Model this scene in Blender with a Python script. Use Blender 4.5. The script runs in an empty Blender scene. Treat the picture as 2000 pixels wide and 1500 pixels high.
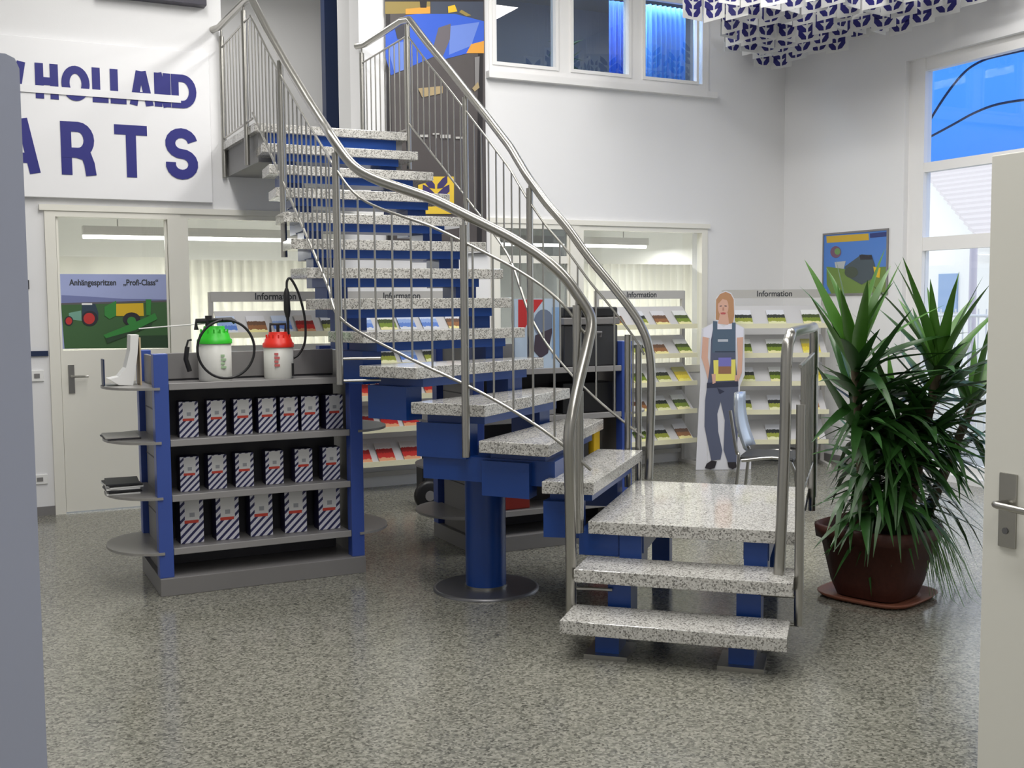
import bpy, bmesh, math, random
from mathutils import Vector, Matrix
rnd = random.Random(7)
S = bpy.context.scene
COL = S.collection
# ------------------------------------------------------------------ camera
F, H, YAW, HOR, ROLL = 2150.0, 1.62, math.radians(26.5), 590.0, -0.0078
PIT = math.atan((750 - HOR) / F)
UPZ = Vector((0, 0, 1))
FW0 = Vector((math.sin(YAW), math.cos(YAW), 0)); RT0 = Vector((math.cos(YAW), -math.sin(YAW), 0))
FW = FW0 * math.cos(PIT) - UPZ * math.sin(PIT); UP1 = UPZ * math.cos(PIT) + FW0 * math.sin(PIT)
RT = RT0 * math.cos(ROLL) + UP1 * math.sin(ROLL); UP = UP1 * math.cos(ROLL) - RT0 * math.sin(ROLL)
C0 = Vector((0, 0, H))
cd = bpy.data.cameras.new('camera'); cam = bpy.data.objects.new('camera', cd); COL.objects.link(cam)
cd.sensor_width = 36; cd.sensor_fit = 'HORIZONTAL'; cd.lens = F / 2000 * 36; cd.clip_start = 0.05; cd.clip_end = 200
cam.matrix_world = Matrix(((RT.x, UP.x, -FW.x, 0), (RT.y, UP.y, -FW.y, 0), (RT.z, UP.z, -FW.z, H), (0, 0, 0, 1)))
S.camera = cam

def ray(x, y): return FW + RT * ((x - 1000) / F) - UP * ((y - 750) / F)
def atz(x, y, z): d = ray(x, y); return C0 + d * ((z - H) / d.z)
def aty(x, y, Y): d = ray(x, y); return C0 + d * (Y / d.y)
def atx(x, y, X): d = ray(x, y); return C0 + d * (X / d.x)
def atd(x, y, k): return C0 + ray(x, y) * k
def proj(p):
    v = Vector(p) - C0; k = v.dot(FW)
    return 1000 + F * v.dot(RT) / k, 750 - F * v.dot(UP) / k

# ------------------------------------------------------------------ world, lights, exposure
S.view_settings.view_transform = 'Standard'; S.view_settings.look = 'None'
S.view_settings.gamma = 1.0; S.view_settings.use_curve_mapping = False
S.view_settings.exposure = 0.0
w = bpy.data.worlds.new('sky'); S.world = w; w.use_nodes = True
nt = w.node_tree; nt.nodes.clear()
wo = nt.nodes.new('ShaderNodeOutputWorld'); bg = nt.nodes.new('ShaderNodeBackground')
bg.inputs[0].default_value = (0.86, 0.92, 1.0, 1); bg.inputs[1].default_value = 1.7
nt.links.new(bg.outputs[0], wo.inputs[0])

def area(name, loc, sx, sy, power, color=(1, 1, 1), rot=(0, 0, 0)):
    l = bpy.data.lights.new(name, 'AREA'); l.shape = 'RECTANGLE'; l.size = sx; l.size_y = sy
    l.energy = power; l.color = color
    o = bpy.data.objects.new(name, l); COL.objects.link(o); o.location = loc; o.rotation_euler = rot
    return o
area('hall_ceiling_lamp', (1.3, 5.9, 5.1), 0.5, 4.0, 98, (1.0, 0.98, 0.95))
area('hall_ceiling_lamp', (3.6, 6.2, 5.1), 0.5, 4.0, 135, (1.0, 0.98, 0.95))
area('hall_ceiling_lamp', (5.8, 5.0, 5.1), 0.5, 3.0, 80, (1.0, 0.98, 0.95))
area('hall_ceiling_lamp', (1.2, 2.6, 5.1), 0.5, 3.0, 90, (1.0, 0.98, 0.95))
area('entrance_fill_light', (0.2, -1.2, 5.1), 0.5, 2.0, 60, (1.0, 0.98, 0.95))  # added unseen fill behind the camera, lifts the blue-grey foreground leaf
area('office_ceiling_lamp', (2.2, 10.6, 2.214), 2.4, 0.03, 80, (1.0, 0.99, 0.96))
area('office_ceiling_lamp', (5.75, 10.6, 2.214), 2.5, 0.03, 80, (1.0, 0.99, 0.97))
area('upper_room_fill_light', (6.0, 9.62, 4.85), 1.6, 0.25, 60, (0.9, 0.95, 1.0))  # added fill standing in for daylight on the blue blinds
area('gallery_ceiling_lamp', (2.4, 10.2, 4.65), 1.2, 0.3, 12, (1.0, 0.98, 0.95))

# ------------------------------------------------------------------ materials
MATS = {}
def base(name):
    m = bpy.data.materials.new(name); m.use_nodes = True
    return m, m.node_tree, m.node_tree.nodes['Principled BSDF']
def mat(name, col, rough=0.5, metal=0.0, spec=0.5, bump=0.0, bscale=40, emit=0, var=0.0):
    """plain surface with a fine procedural grain"""
    if name in MATS: return MATS[name]
    m, nt, b = base(name)
    b.inputs['Base Color'].default_value = (*col, 1); b.inputs['Roughness'].default_value = rough
    b.inputs['Metallic'].default_value = metal; b.inputs['Specular IOR Level'].default_value = spec
    tc = nt.nodes.new('ShaderNodeTexCoord'); n = nt.nodes.new('ShaderNodeTexNoise'); n.inputs['Scale'].default_value = bscale
    n.inputs['Detail'].default_value = 4
    nt.links.new(tc.outputs['Object'], n.inputs['Vector'])
    if var:
        mx = nt.nodes.new('ShaderNodeMixRGB'); mx.blend_type = 'MULTIPLY'; mx.inputs[0].default_value = var
        mx.inputs[1].default_value = (*col, 1); nt.links.new(n.outputs['Fac'], mx.inputs[2]); nt.links.new(mx.outputs[0], b.inputs['Base Color'])
    if bump:
        bp = nt.nodes.new('ShaderNodeBump'); bp.inputs['Strength'].default_value = bump; bp.inputs['Distance'].default_value = 0.002
        nt.links.new(n.outputs['Fac'], bp.inputs['Height']); nt.links.new(bp.outputs[0], b.inputs['Normal'])
    if emit:
        b.inputs['Emission Color'].default_value = (*col, 1); b.inputs['Emission Strength'].default_value = emit
    MATS[name] = m; return m
def sp(r, g, b):
    f = lambda c: ((c / 255 + 0.055) / 1.055) ** 2.4 if c > 10 else c / 255 / 12.92
    return (f(r), f(g), f(b))
def stone(name, stops, scale1, scale2, rough):
    m, nt, b = base(name)
    tc = nt.nodes.new('ShaderNodeTexCoord')
    v = nt.nodes.new('ShaderNodeTexVoronoi'); v.inputs['Scale'].default_value = scale1
    n = nt.nodes.new('ShaderNodeTexNoise'); n.inputs['Scale'].default_value = scale2; n.inputs['Detail'].default_value = 5; n.inputs['Roughness'].default_value = 0.7
    for q in (v, n): nt.links.new(tc.outputs['Object'], q.inputs['Vector'])
    sx = nt.nodes.new('ShaderNodeSeparateColor'); nt.links.new(v.outputs['Color'], sx.inputs[0])
    a = nt.nodes.new('ShaderNodeMath'); a.operation = 'MULTIPLY_ADD'; a.inputs[1].default_value = 0.55
    a2 = nt.nodes.new('ShaderNodeMath'); a2.operation = 'MULTIPLY'; a2.inputs[1].default_value = 0.45
    nt.links.new(n.outputs['Fac'], a2.inputs[0]); nt.links.new(sx.outputs[0], a.inputs[0]); nt.links.new(a2.outputs[0], a.inputs[2])
    r = nt.nodes.new('ShaderNodeValToRGB'); r.color_ramp.interpolation = 'LINEAR'
    el = r.color_ramp.elements
    el[0].position, el[0].color = stops[0][0], (*stops[0][1], 1); el[1].position, el[1].color = stops[-1][0], (*stops[-1][1], 1)
    for p, c in stops[1:-1]: e = el.new(p); e.color = (*c, 1)
    nt.links.new(a.outputs[0], r.inputs[0]); nt.links.new(r.outputs[0], b.inputs['Base Color'])
    b.inputs['Roughness'].default_value = rough
    MATS[name] = m; return m
def glass(name, tint=(1, 1, 1), refl=0.08, rough=0.0):
    """thin pane: transparent with a Fresnel reflection"""
    m, nt, b = base(name); nt.nodes.remove(b)
    out = nt.nodes['Material Output']
    t = nt.nodes.new('ShaderNodeBsdfTransparent'); t.inputs[0].default_value = (*tint, 1)
    g = nt.nodes.new('ShaderNodeBsdfGlossy'); g.inputs['Roughness'].default_value = rough
    lw = nt.nodes.new('ShaderNodeFresnel'); lw.inputs['IOR'].default_value = 1.5
    ad = nt.nodes.new('ShaderNodeMath'); ad.operation = 'ADD'; ad.inputs[1].default_value = refl - 0.04; ad.use_clamp = True
    mx = nt.nodes.new('ShaderNodeMixShader')
    geo = nt.nodes.new('ShaderNodeNewGeometry'); inv = nt.nodes.new('ShaderNodeMath'); inv.operation = 'SUBTRACT'; inv.inputs[0].default_value = 1.0
    mul = nt.nodes.new('ShaderNodeMath'); mul.operation = 'MULTIPLY'      # reflection only at the outer face of the thin sheet
    nt.links.new(geo.outputs['Backfacing'], inv.inputs[1]); nt.links.new(ad.outputs[0], mul.inputs[0]); nt.links.new(inv.outputs[0], mul.inputs[1])
    nt.links.new(lw.outputs[0], ad.inputs[0]); nt.links.new(mul.outputs[0], mx.inputs[0]); nt.links.new(t.outputs[0], mx.inputs[1]); nt.links.new(g.outputs[0], mx.inputs[2])
    nt.links.new(mx.outputs[0], out.inputs[0]); MATS[name] = m; return m

wallm = mat('white_plaster', sp(236, 236, 237), 0.75, bump=0.15, bscale=120)
wallr = mat('papered_plaster', sp(240, 239, 236), 0.8, bump=0.5, bscale=60)
cream = mat('cream_paint', sp(238, 236, 226), 0.4)
upvc = mat('white_plastic_frame', sp(240, 239, 238), 0.35)
ceilm = mat('ceiling_paint', sp(238, 238, 236), 0.85)
doorw = mat('door_paint', sp(228, 227, 218), 0.45)
doorg = mat('grey_laminate', sp(176, 182, 202), 0.55)
steel = mat('brushed_steel', (0.43, 0.42, 0.39), 0.28, 1.0, bump=0.05, bscale=300)
steeld = mat('dark_steel_plate', (0.20, 0.20, 0.21), 0.4, 0.8)
blue = mat('blue_lacquer', sp(22, 64, 138), 0.3, bump=0.03)
gblue = mat('blue_shelf_upright', sp(60, 86, 166), 0.35)
navy = mat('navy_paint', sp(28, 44, 78), 0.4)
sgrey = mat('grey_shelf_metal', sp(130, 128, 128), 0.4, 0.0)
sgrey2 = mat('light_grey_metal', sp(186, 184, 180), 0.4)
sdark = mat('dark_shelf_back', sp(58, 58, 64), 0.5)
slabm = mat('grey_concrete', sp(150, 150, 150), 0.7, bump=0.2)
black = mat('black_plastic', (0.012, 0.012, 0.014), 0.45)
blackm = mat('charcoal_plastic', (0.035, 0.036, 0.04), 0.5, bump=0.1)
white = mat('white_paper', sp(240, 240, 238), 0.55)
signw = mat('sign_white', sp(247, 247, 249), 0.45)
inkb = mat('sign_blue_ink', sp(36, 38, 128), 0.5)
inkd = mat('dark_ink', sp(52, 54, 58), 0.6)
red = mat('red_plastic', sp(226, 44, 30), 0.4)
green = mat('green_plastic', sp(52, 200, 44), 0.4)
milky = mat('milky_plastic', sp(222, 222, 216), 0.4)
curt = mat('white_curtain', sp(244, 243, 236), 0.9)
def translucent(m, col, f):
    nt = m.node_tree; b = nt.nodes['Principled BSDF']; t = nt.nodes.new('ShaderNodeBsdfTranslucent'); t.inputs[0].default_value = (*col, 1)
    x = nt.nodes.new('ShaderNodeMixShader'); x.inputs[0].default_value = f
    nt.links.new(b.outputs[0], x.inputs[1]); nt.links.new(t.outputs[0], x.inputs[2]); nt.links.new(x.outputs[0], nt.nodes['Material Output'].inputs[0])
translucent(curt, sp(248, 247, 240), .6)
bcurt = mat('blue_blind_fabric', sp(104, 164, 236), 0.8)
yellow = mat('yellow_print', sp(226, 186, 40), 0.5)
terracotta = mat('brown_terracotta', sp(84, 44, 34), 0.55, bump=0.3, bscale=50, var=0.5)
saucerm = mat('terracotta_saucer', sp(150, 92, 70), 0.5, var=0.3)
soilm = mat('potting_soil', (0.02, 0.014, 0.01), 0.95, bump=1.0, bscale=90)
leafm = mat('yucca_leaf', (0.035, 0.125, 0.022), 0.38, var=0.55, bscale=9)
leaf2 = mat('young_yucca_leaf', (0.085, 0.24, 0.03), 0.36, var=0.4, bscale=9)
leaf3 = mat('spider_plant_leaf', (0.13, 0.28, 0.07), 0.45, var=0.4, bscale=12)
trunkm = mat('plant_trunk', (0.10, 0.075, 0.045), 0.8, bump=0.8, bscale=40)
granite = stone('speckled_granite', [(0.16, (0.09, 0.09, 0.085)), (0.32, (0.28, 0.27, 0.25)), (0.46, (0.52, 0.51, 0.48)), (0.70, (0.66, 0.65, 0.62)), (0.86, (0.48, 0.45, 0.41))], 160, 85, 0.07)
terrazzo = stone('terrazzo_floor', [(0.18, (0.075, 0.074, 0.062)), (0.35, (0.16, 0.158, 0.132)), (0.58, (0.25, 0.245, 0.206)), (0.82, (0.35, 0.342, 0.292))], 100, 42, 0.18)
pane = glass('clear_pane', (0.97, 0.98, 0.98), 0.05)
paned = glass('upper_window_pane', (0.62, 0.70, 0.78), 0.16)
paneg = glass('tinted_door_pane', (0.55, 0.57, 0.58), 0.06)

# ------------------------------------------------------------------ mesh builder
class MB:
    def __init__(s, xf=None): s.v = []; s.f = []; s.m = []; s.sm = []; s.xf = xf
    def add(s, vs, fs, mi=0, smooth=False):
        k = len(s.v)
        for p in vs:
            p = Vector(p); s.v.append(s.xf(p) if s.xf else p)
        for f in fs: s.f.append([i + k for i in f]); s.m.append(mi); s.sm.append(smooth)
        return s
    def box(s, a, b, mi=0):
        (x0, y0, z0), (x1, y1, z1) = a, b
        return s.add([(x0, y0, z0), (x1, y0, z0), (x1, y1, z0), (x0, y1, z0), (x0, y0, z1), (x1, y0, z1), (x1, y1, z1), (x0, y1, z1)],
                     [(3, 2, 1, 0), (4, 5, 6, 7), (0, 1, 5, 4), (1, 2, 6, 5), (2, 3, 7, 6), (3, 0, 4, 7)], mi)
    def prism(s, poly, z0, z1, mi=0):
        """horizontal polygon (list of xy) extruded in z"""
        n = len(poly)
        return s.add([(x, y, z0) for x, y in poly] + [(x, y, z1) for x, y in poly],
                     [list(range(n))[::-1], list(range(n, 2 * n))] + [(i, (i + 1) % n, n + (i + 1) % n, n + i) for i in range(n)], mi)
    def slab(s, poly, d, mi=0):
        """3-D polygon extruded by vector d"""
        n = len(poly); d = Vector(d)
        return s.add([Vector(p) for p in poly] + [Vector(p) + d for p in poly],
                     [list(range(n))[::-1], list(range(n, 2 * n))] + [(i, (i + 1) % n, n + (i + 1) % n, n + i) for i in range(n)], mi)
    def face(s, poly, mi=0): return s.add(poly, [list(range(len(poly)))], mi)
    def tube(s, pts, r, n=10, mi=0, cap=True):
        pts = [Vector(p) for p in pts]; rings = []; up = None
        for i, p in enumerate(pts):
            a = pts[max(i - 1, 0)]; b = pts[min(i + 1, len(pts) - 1)]
            t = (b - a).normalized()
            if up is None: up = Vector((0, 0, 1)) if abs(t.z) < 0.9 else Vector((1, 0, 0))
            x = up.cross(t)
            if x.length < 1e-4: x = Vector((1, 0, 0)).cross(t)
            x.normalize(); y = t.cross(x); up = y
            rr = r[i] if isinstance(r, (list, tuple)) else r
            rings.append([p + (x * math.cos(2 * math.pi * k / n) + y * math.sin(2 * math.pi * k / n)) * rr for k in range(n)])
        k0 = len(pts); vs = [v for g in rings for v in g]; fs = []
        for i in range(k0 - 1):
            for k in range(n): fs.append((i * n + k, i * n + (k + 1) % n, (i + 1) * n + (k + 1) % n, (i + 1) * n + k))
        s.add(vs, fs, mi, True)
        if cap:
            s.add(rings[0], [list(range(n))[::-1]], mi); s.add(rings[-1], [list(range(n))], mi)
        return s
    def lathe(s, prof, c=(0, 0, 0), n=24, mi=0, sq=None):
        vs = []; fs = []; c = Vector(c)
        for r, z in prof:
            for k in range(n):
                a = 2 * math.pi * k / n; ca, sa = math.cos(a), math.sin(a)
                if sq:
                    q = (abs(ca) ** sq + abs(sa) ** sq) ** (-1 / sq); ca, sa = ca * q, sa * q
                vs.append(c + Vector((r * ca, r * sa, z)))
        m = len(prof)
        for i in range(m - 1):
            for k in range(n): fs.append((i * n + k, i * n + (k + 1) % n, (i + 1) * n + (k + 1) % n, (i + 1) * n + k))
        s.add(vs, fs, mi, True)
        if prof[0][0] > 1e-5: s.add(vs[:n], [list(range(n))[::-1]], mi)
        if prof[-1][0] > 1e-5: s.add(vs[-n:], [list(range(n))], mi)
        return s
    def build(s, name, mats, parent=None, world=True, bevel=0):
        me = bpy.data.meshes.new(name); off = parent_loc(parent) if (parent and world) else Vector((0, 0, 0))
        me.from_pydata([tuple(v - off) for v in s.v], [], s.f)
        mats = mats if isinstance(mats, (list, tuple)) else [mats]
        for m in mats: me.materials.append(m)
        for p, mi, sm in zip(me.polygons, s.m, s.sm): p.material_index = mi; p.use_smooth = sm
        bm = bmesh.new(); bm.from_mesh(me)
        bmesh.ops.remove_doubles(bm, verts=bm.verts, dist=1e-6) if bevel else None
        bm.to_mesh(me); bm.free(); me.update()
        o = bpy.data.objects.new(name, me); COL.objects.link(o)
        if parent: o.parent = parent
        if bevel:
            b = o.modifiers.new('bevel', 'BEVEL'); b.width = bevel; b.segments = 2; b.limit_method = 'ANGLE'
        return o
def parent_loc(p):
    v = Vector((0, 0, 0))
    while p: v = v + p.location; p = p.parent
    return v
def tag(o, label, cat, group=None, kind=None):
    if label: o['label'] = label
    if cat: o['category'] = cat
    if group: o['group'] = group
    if kind: o['kind'] = kind
    return o
def struct(name, mb, m, label=None, parent=None, bevel=0):
    o = mb.build(name, m, parent, bevel=bevel)
    if not parent:
        o['kind'] = 'structure'
        if label: o['label'] = label; o['category'] = name.split('_')[0]
    return o
def thing(name, loc, label, cat, group=None, rz=0, kind=None):
    o = bpy.data.objects.new(name, None); COL.objects.link(o); o.location = loc; o.rotation_euler = (0, 0, rz)
    o.empty_display_size = 0.1
    return tag(o, label, cat, group, kind)
def copy_tree(o, parent=None):
    c = o.copy(); COL.objects.link(c); c.parent = parent
    for ch in list(o.children): copy_tree(ch, c)
    return c
def frame(o, u, v):
    o, u, v = Vector(o), Vector(u).normalized(), Vector(v).normalized(); wv = u.cross(v)
    return lambda p: o + u * p.x + v * p.y + wv * p.z
def ell(cx, cy, rx, ry, n=20, a0=0, a1=360):
    return [(cx + rx * math.cos(math.radians(a0 + (a1 - a0) * k / n)), cy + ry * math.sin(math.radians(a0 + (a1 - a0) * k / n))) for k in range(n if a1 - a0 == 360 else n + 1)]
def strokes(paths, wd):
    """flat letter strokes -> list of quads"""
    out = []
    for pts in paths:
        closed = pts[0] == pts[-1]; n = len(pts); L = []; Rr = []
        for i, p in enumerate(pts):
            p = Vector((*p, 0))
            a = Vector((*pts[i - 1], 0)) if i else (Vector((*pts[-2], 0)) if closed else None)
            b = Vector((*pts[i + 1], 0)) if i < n - 1 else (Vector((*pts[1], 0)) if closed else None)
            d1 = (p - a).normalized() if a else None; d2 = (b - p).normalized() if b else None
            d1 = d1 or d2; d2 = d2 or d1
            n1 = Vector((-d1.y, d1.x, 0)); n2 = Vector((-d2.y, d2.x, 0)); mm = (n1 + n2)
            mm = mm / max(mm.length_squared / 2, 0.35) if mm.length > 1e-6 else n1
            L.append(p + mm * wd / 2); Rr.append(p - mm * wd / 2)
        for i in range(n - 1): out.append([Rr[i], Rr[i + 1], L[i + 1], L[i]])
    return out
def text_poly(txt, size, mb, org, sx=1.0, bold=0.0, align='LEFT', mi=0, w=0.0):
    """lettering as flat mesh in the builder's local frame at org=(u,v)"""
    cu = bpy.data.curves.new('lettering', 'FONT'); cu.body = txt; cu.size = size; cu.align_x = align; cu.offset = bold
    ob = bpy.data.objects.new('lettering', cu); me = bpy.data.meshes.new_from_object(ob)
    mb.add([(org[0] + v.co.x * sx, org[1] + v.co.y, w) for v in me.vertices], [list(p.vertices) for p in me.polygons], mi)
    bpy.data.objects.remove(ob); bpy.data.curves.remove(cu); bpy.data.meshes.remove(me)
def pxprint(name, layers, fn, toward, parent, start=0.0006, step=0.0005):
    """flat print: layers of (pixel polygon, material), laid on a known plane through fn(x,y)"""
    mb = MB(); ms = []
    for i, (poly, m) in enumerate(layers):
        if m not in ms: ms.append(m)
        pts = [fn(x, y) + Vector(toward) * (start + step * i) for x, y in poly]
        nrm = Vector((0, 0, 0))
        for a, b in zip(pts, pts[1:] + pts[:1]): nrm += (a - pts[0]).cross(b - pts[0])
        if nrm.dot(Vector(toward)) < 0: pts = pts[::-1]
        mb.face(pts, ms.index(m))
    return mb.build(name, ms, parent)
def rectp(x0, y0, x1, y1): return [(x0, y0), (x1, y0), (x1, y1), (x0, y1)]

# ================================================================== SETTING
YW, XR, CH = 9.164, 7.777, 5.2
GF = 0.183 * 16        # gallery floor level
struct('floor', MB().box((-4, -3, -0.15), (XR, YW, 0)), terrazzo, 'speckled grey terrazzo floor of the showroom')
struct('ceiling', MB().box((-4, -3, CH), (XR + .3, YW + .3, CH + .1)), ceilm, 'plain white ceiling of the showroom')
struct('wall_left', MB().box((-4.2, -3, 0), (-4, YW + .25, CH)), wallm, 'plain white side wall')
struct('wall_front', MB().box((-4, -3.2, 0), (XR, -3, CH)), wallm, 'plain white wall facing the staircase')
bw = MB()
for x0, x1, z0, z1 in [(-4, .594, 0, CH), (.594, 6.79, 2.37, GF), (.594, 1.97, GF, CH), (1.97, 3.132, 4.7, CH), (3.132, 4.36, GF, CH),
                       (4.36, 6.79, GF, 3.68), (4.36, 6.79, 4.66, CH), (6.79, XR + .3, 0, CH), (1.64, 2.95, 0, .9), (2.95, 4.36, 0, 2.37), (5.27, 6.79, 0, .9)]:
    bw.box((x0, YW, z0), (x1, YW + .25, z1))
struct('wall_back', bw, wallm, 'white back wall with sign, gallery opening and windows')
rw = MB()
WY0, WY1 = 3.6, 7.515
for y0, y1, z0, z1 in [(WY1, YW, 0, CH), (WY0, WY1, 3.774, CH), (-3, WY0, 0, CH), (WY0, WY1, 0, .06)]:
    rw.box((XR, y0, z0), (XR + .3, y1, z1))
struct('wall_right', rw, wallm, 'white wall with the tall window')
struct('baseboard_back', MB().box((-4, YW - .012, 0), (.594, YW, .07)), sgrey, 'grey skirting strip beside the door')
struct('baseboard_right', MB().box((XR - .012, WY1, 0), (XR, YW, .07)), sgrey, 'grey skirting strip under the poster')
struct('trim_1', MB().box((-4, YW - .015, 1.235), (.585, YW, 1.275)), navy, 'dark blue dado strip beside the glazed door')
# office behind the lower windows, gallery corridor, room behind upper window
struct('wall_office', MB().box((.3, 12.6, 0), (7.4, 12.75, 2.7)).box((.2, YW + .25, 0), (.35, 12.7, 2.7)).box((7.3, YW + .25, 0), (7.45, 12.7, 2.7)), mat('office_wall', sp(232, 232, 226), .8), 'pale walls of the office behind the glazing')
struct('floor_office', MB().box((.3, YW + .25, -.1), (7.4, 12.7, 0)), slabm, 'grey floor of the office')
struct('ceiling_office', MB().box((.2, YW + .25, 2.7), (7.45, 12.75, GF)), ceilm, 'office ceiling below the gallery')
struct('wall_gallery', MB().box((1.2, 11.2, GF), (4.2, 11.3, CH)).box((1.1, YW + .25, GF), (1.25, 11.3, CH)).box((3.132, YW + .25, GF), (3.25, 9.75, CH)).box((4.1, YW + .25, GF), (4.25, 11.3, CH)),
       mat('gallery_wall', sp(214, 214, 214), .8), 'grey walls of the gallery corridor')
a = aty(635, 100, 10.3); b = aty(669, 100, 10.3)
struct('trim_2', MB().box((a.x, 10.3, GF), (b.x, 10.42, CH - .05)), navy, 'dark blue post in the gallery corridor')
struct('ceiling_gallery', MB().box((1.1, YW + .25, 4.75), (4.25, 11.3, 4.85)), ceilm, 'ceiling of the gallery corridor')
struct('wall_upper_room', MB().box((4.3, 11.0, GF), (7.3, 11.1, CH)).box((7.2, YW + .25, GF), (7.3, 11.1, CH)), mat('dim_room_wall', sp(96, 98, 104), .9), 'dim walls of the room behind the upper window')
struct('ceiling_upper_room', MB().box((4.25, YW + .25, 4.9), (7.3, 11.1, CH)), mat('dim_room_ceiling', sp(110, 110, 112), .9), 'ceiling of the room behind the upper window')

def window(name, label, x0, x1, z0, z1, bars, fr=.06, y=YW, gm=pane, hbars=(), m=upvc, depth=.07):
    """frame in the back wall plane with vertical bars (x centre, width)"""
    root = thing(name, ((x0 + x1) / 2, y, z0), label, 'window', kind='structure')
    for q in [(x0, x1, z0, z0 + fr), (x0, x1, z1 - fr, z1), (x0, x0 + fr, z0 + fr, z1 - fr), (x1 - fr, x1, z0 + fr, z1 - fr)]:
        MB().box((q[0], y - .012, q[2]), (q[1], y + depth, q[3])).build('window_frame', m, root)
    xs = [x0 + fr]
    for c, wd in bars:
        MB().box((c - wd / 2, y - .010, z0 + fr), (c + wd / 2, y + depth, z1 - fr)).build('mullion', m, root); xs += [c - wd / 2, c + wd / 2]
    xs.append(x1 - fr)
    for k in range(0, len(xs), 2):
        MB().box((xs[k] - .004, y + .03, z0 + fr - .004), (xs[k + 1] + .004, y + .036, z1 - fr + .004)).build('pane', gm, root)
    return root
# upper window with three casements and a sill
u = window('window_1', 'upper white window of three panes above the brochure racks', 4.36, 6.79, 3.70, 4.64, [(5.134, .19), (5.932, .19)], .075, gm=paned)
MB().box((4.33, YW - .07, 3.64), (6.86, YW + .01, 3.70)).build('window_sill', upvc, u)
for x0, x1 in ((4.419, 5.04), (5.23, 5.84), (6.03, 6.635)):
    for q in [(x0 - .03, x1 + .03, 3.765, 3.795), (x0 - .03, x1 + .03, 4.53, 4.565), (x0 - .03, x0, 3.795, 4.53), (x1, x1 + .03, 3.795, 4.53)]:
        MB().box((q[0], YW - .025, q[2]), (q[1], YW + .02, q[3])).build('casement_frame', upvc, u)
# lower office glazing
window('window_2', 'office glazing between the glazed door and the staircase', 1.60, 2.95, .9, 2.37, [], .06, m=cream)
window('window_3', 'office glazing behind the brochure rack beside the standee', 5.27, 6.79, .9, 2.37, [], .07, m=cream)
struct('trim_3', MB().box((.56, YW - .03, 2.345), (6.81, YW + .0, 2.39)), cream, 'cream head moulding above the office glazing')

def door(name, label, x0, x1, glassm, split, handle_left):
    root = thing(name, ((x0 + x1) / 2, YW, 0), label, 'door', kind='structure')
    MB().box((x0 - .077, YW - .02, 0), (x0, YW + .1, 2.37)).build('door_frame', cream, root)
    MB().box((x1, YW - .02, 0), (x1 + .10, YW + .1, 2.37)).build('door_frame', cream, root)
    MB().box((x0, YW - .02, 2.30), (x1, YW + .1, 2.37)).build('door_frame', cream, root)
    st = .06
    lf = MB()
    lf.box((x0 + .004, YW + .005, .01), (x1 - .004, YW + .05, split[0]))
    lf.box((x0 + .004, YW + .005, split[0]), (x0 + .02, YW + .05, 2.295)).box((x1 - .02, YW + .005, split[0]), (x1 - .004, YW + .05, 2.295))
    lf.build('door_leaf', cream, root)
    if split[1]: MB().box((x0 + .02, YW - .005, split[1] - .04), (x1 - .02, YW + .05, split[1] + .03)).build('door_rail', cream, root)
    MB().box((x0 + .018, YW + .02, split[0]), (x1 - .018, YW + .026, 2.3)).build('pane', glassm, root)
    hx = x0 + .075 if handle_left else x1 - .075; sg = 1 if handle_left else -1
    h = MB().box((hx - .022, YW - .006, .94), (hx + .022, YW + .006, 1.16)).build('handle_plate', steel, root)
    MB().tube([(hx, YW, 1.07), (hx, YW - .05, 1.07), (hx + sg * .12, YW - .05, 1.07)], .009, 8).build('lever', steel, h)
    return root
door('door_1', 'cream glazed office door with a sprayer poster', .671, 1.50, pane, (1.27, 0), True)
door('door_2', 'cream framed door with dark glazing behind the handrail', 4.44, 5.19, paneg, (.35, 2.02), False)

# right wall window: tall frame, two transoms
wr = thing('window_4', (XR, (WY0 + WY1) / 2, .06), 'tall white window with transoms in the wall beside the plants', 'window', kind='structure')
ZT = 3.774
for y0, y1, z0, z1 in [(7.335, WY1, .06, ZT), (WY0, WY0 + .1, .06, ZT), (WY0, WY1, 3.66, ZT), (WY0, WY1, .06, .16), (5.15, 5.30, .16, 3.66),
                       (WY0, WY1, 2.76, 2.845), (WY0, WY1, 2.055, 2.175)]:
    e = .0 if y1 - y0 < 1 else .006
    MB().box((XR + .05 + e, y0, z0), (XR + .14 - e, y1, z1)).build('window_frame', upvc, wr)
for y0, y1 in ((WY0 + .1, 5.15), (5.30, 7.335)):
    for z0, z1 in ((.16, 2.055), (2.175, 2.76), (2.845, 3.66)):
        MB().box((XR + .09, y0, z0), (XR + .096, y1, z1)).build('pane', pane, wr)

# ================================================================== STAIRCASE
RS = 0.183; TH = 0.062
stair = thing('staircase', (2.6, 5.58, 0), 'winding open staircase with granite treads, blue steel stringers and steel railings', 'staircase')
E2 = Vector((math.cos(math.radians(-43.5)), math.sin(math.radians(-43.5)), 0)); E1 = Vector((-E2.y, E2.x, 0))
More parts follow.
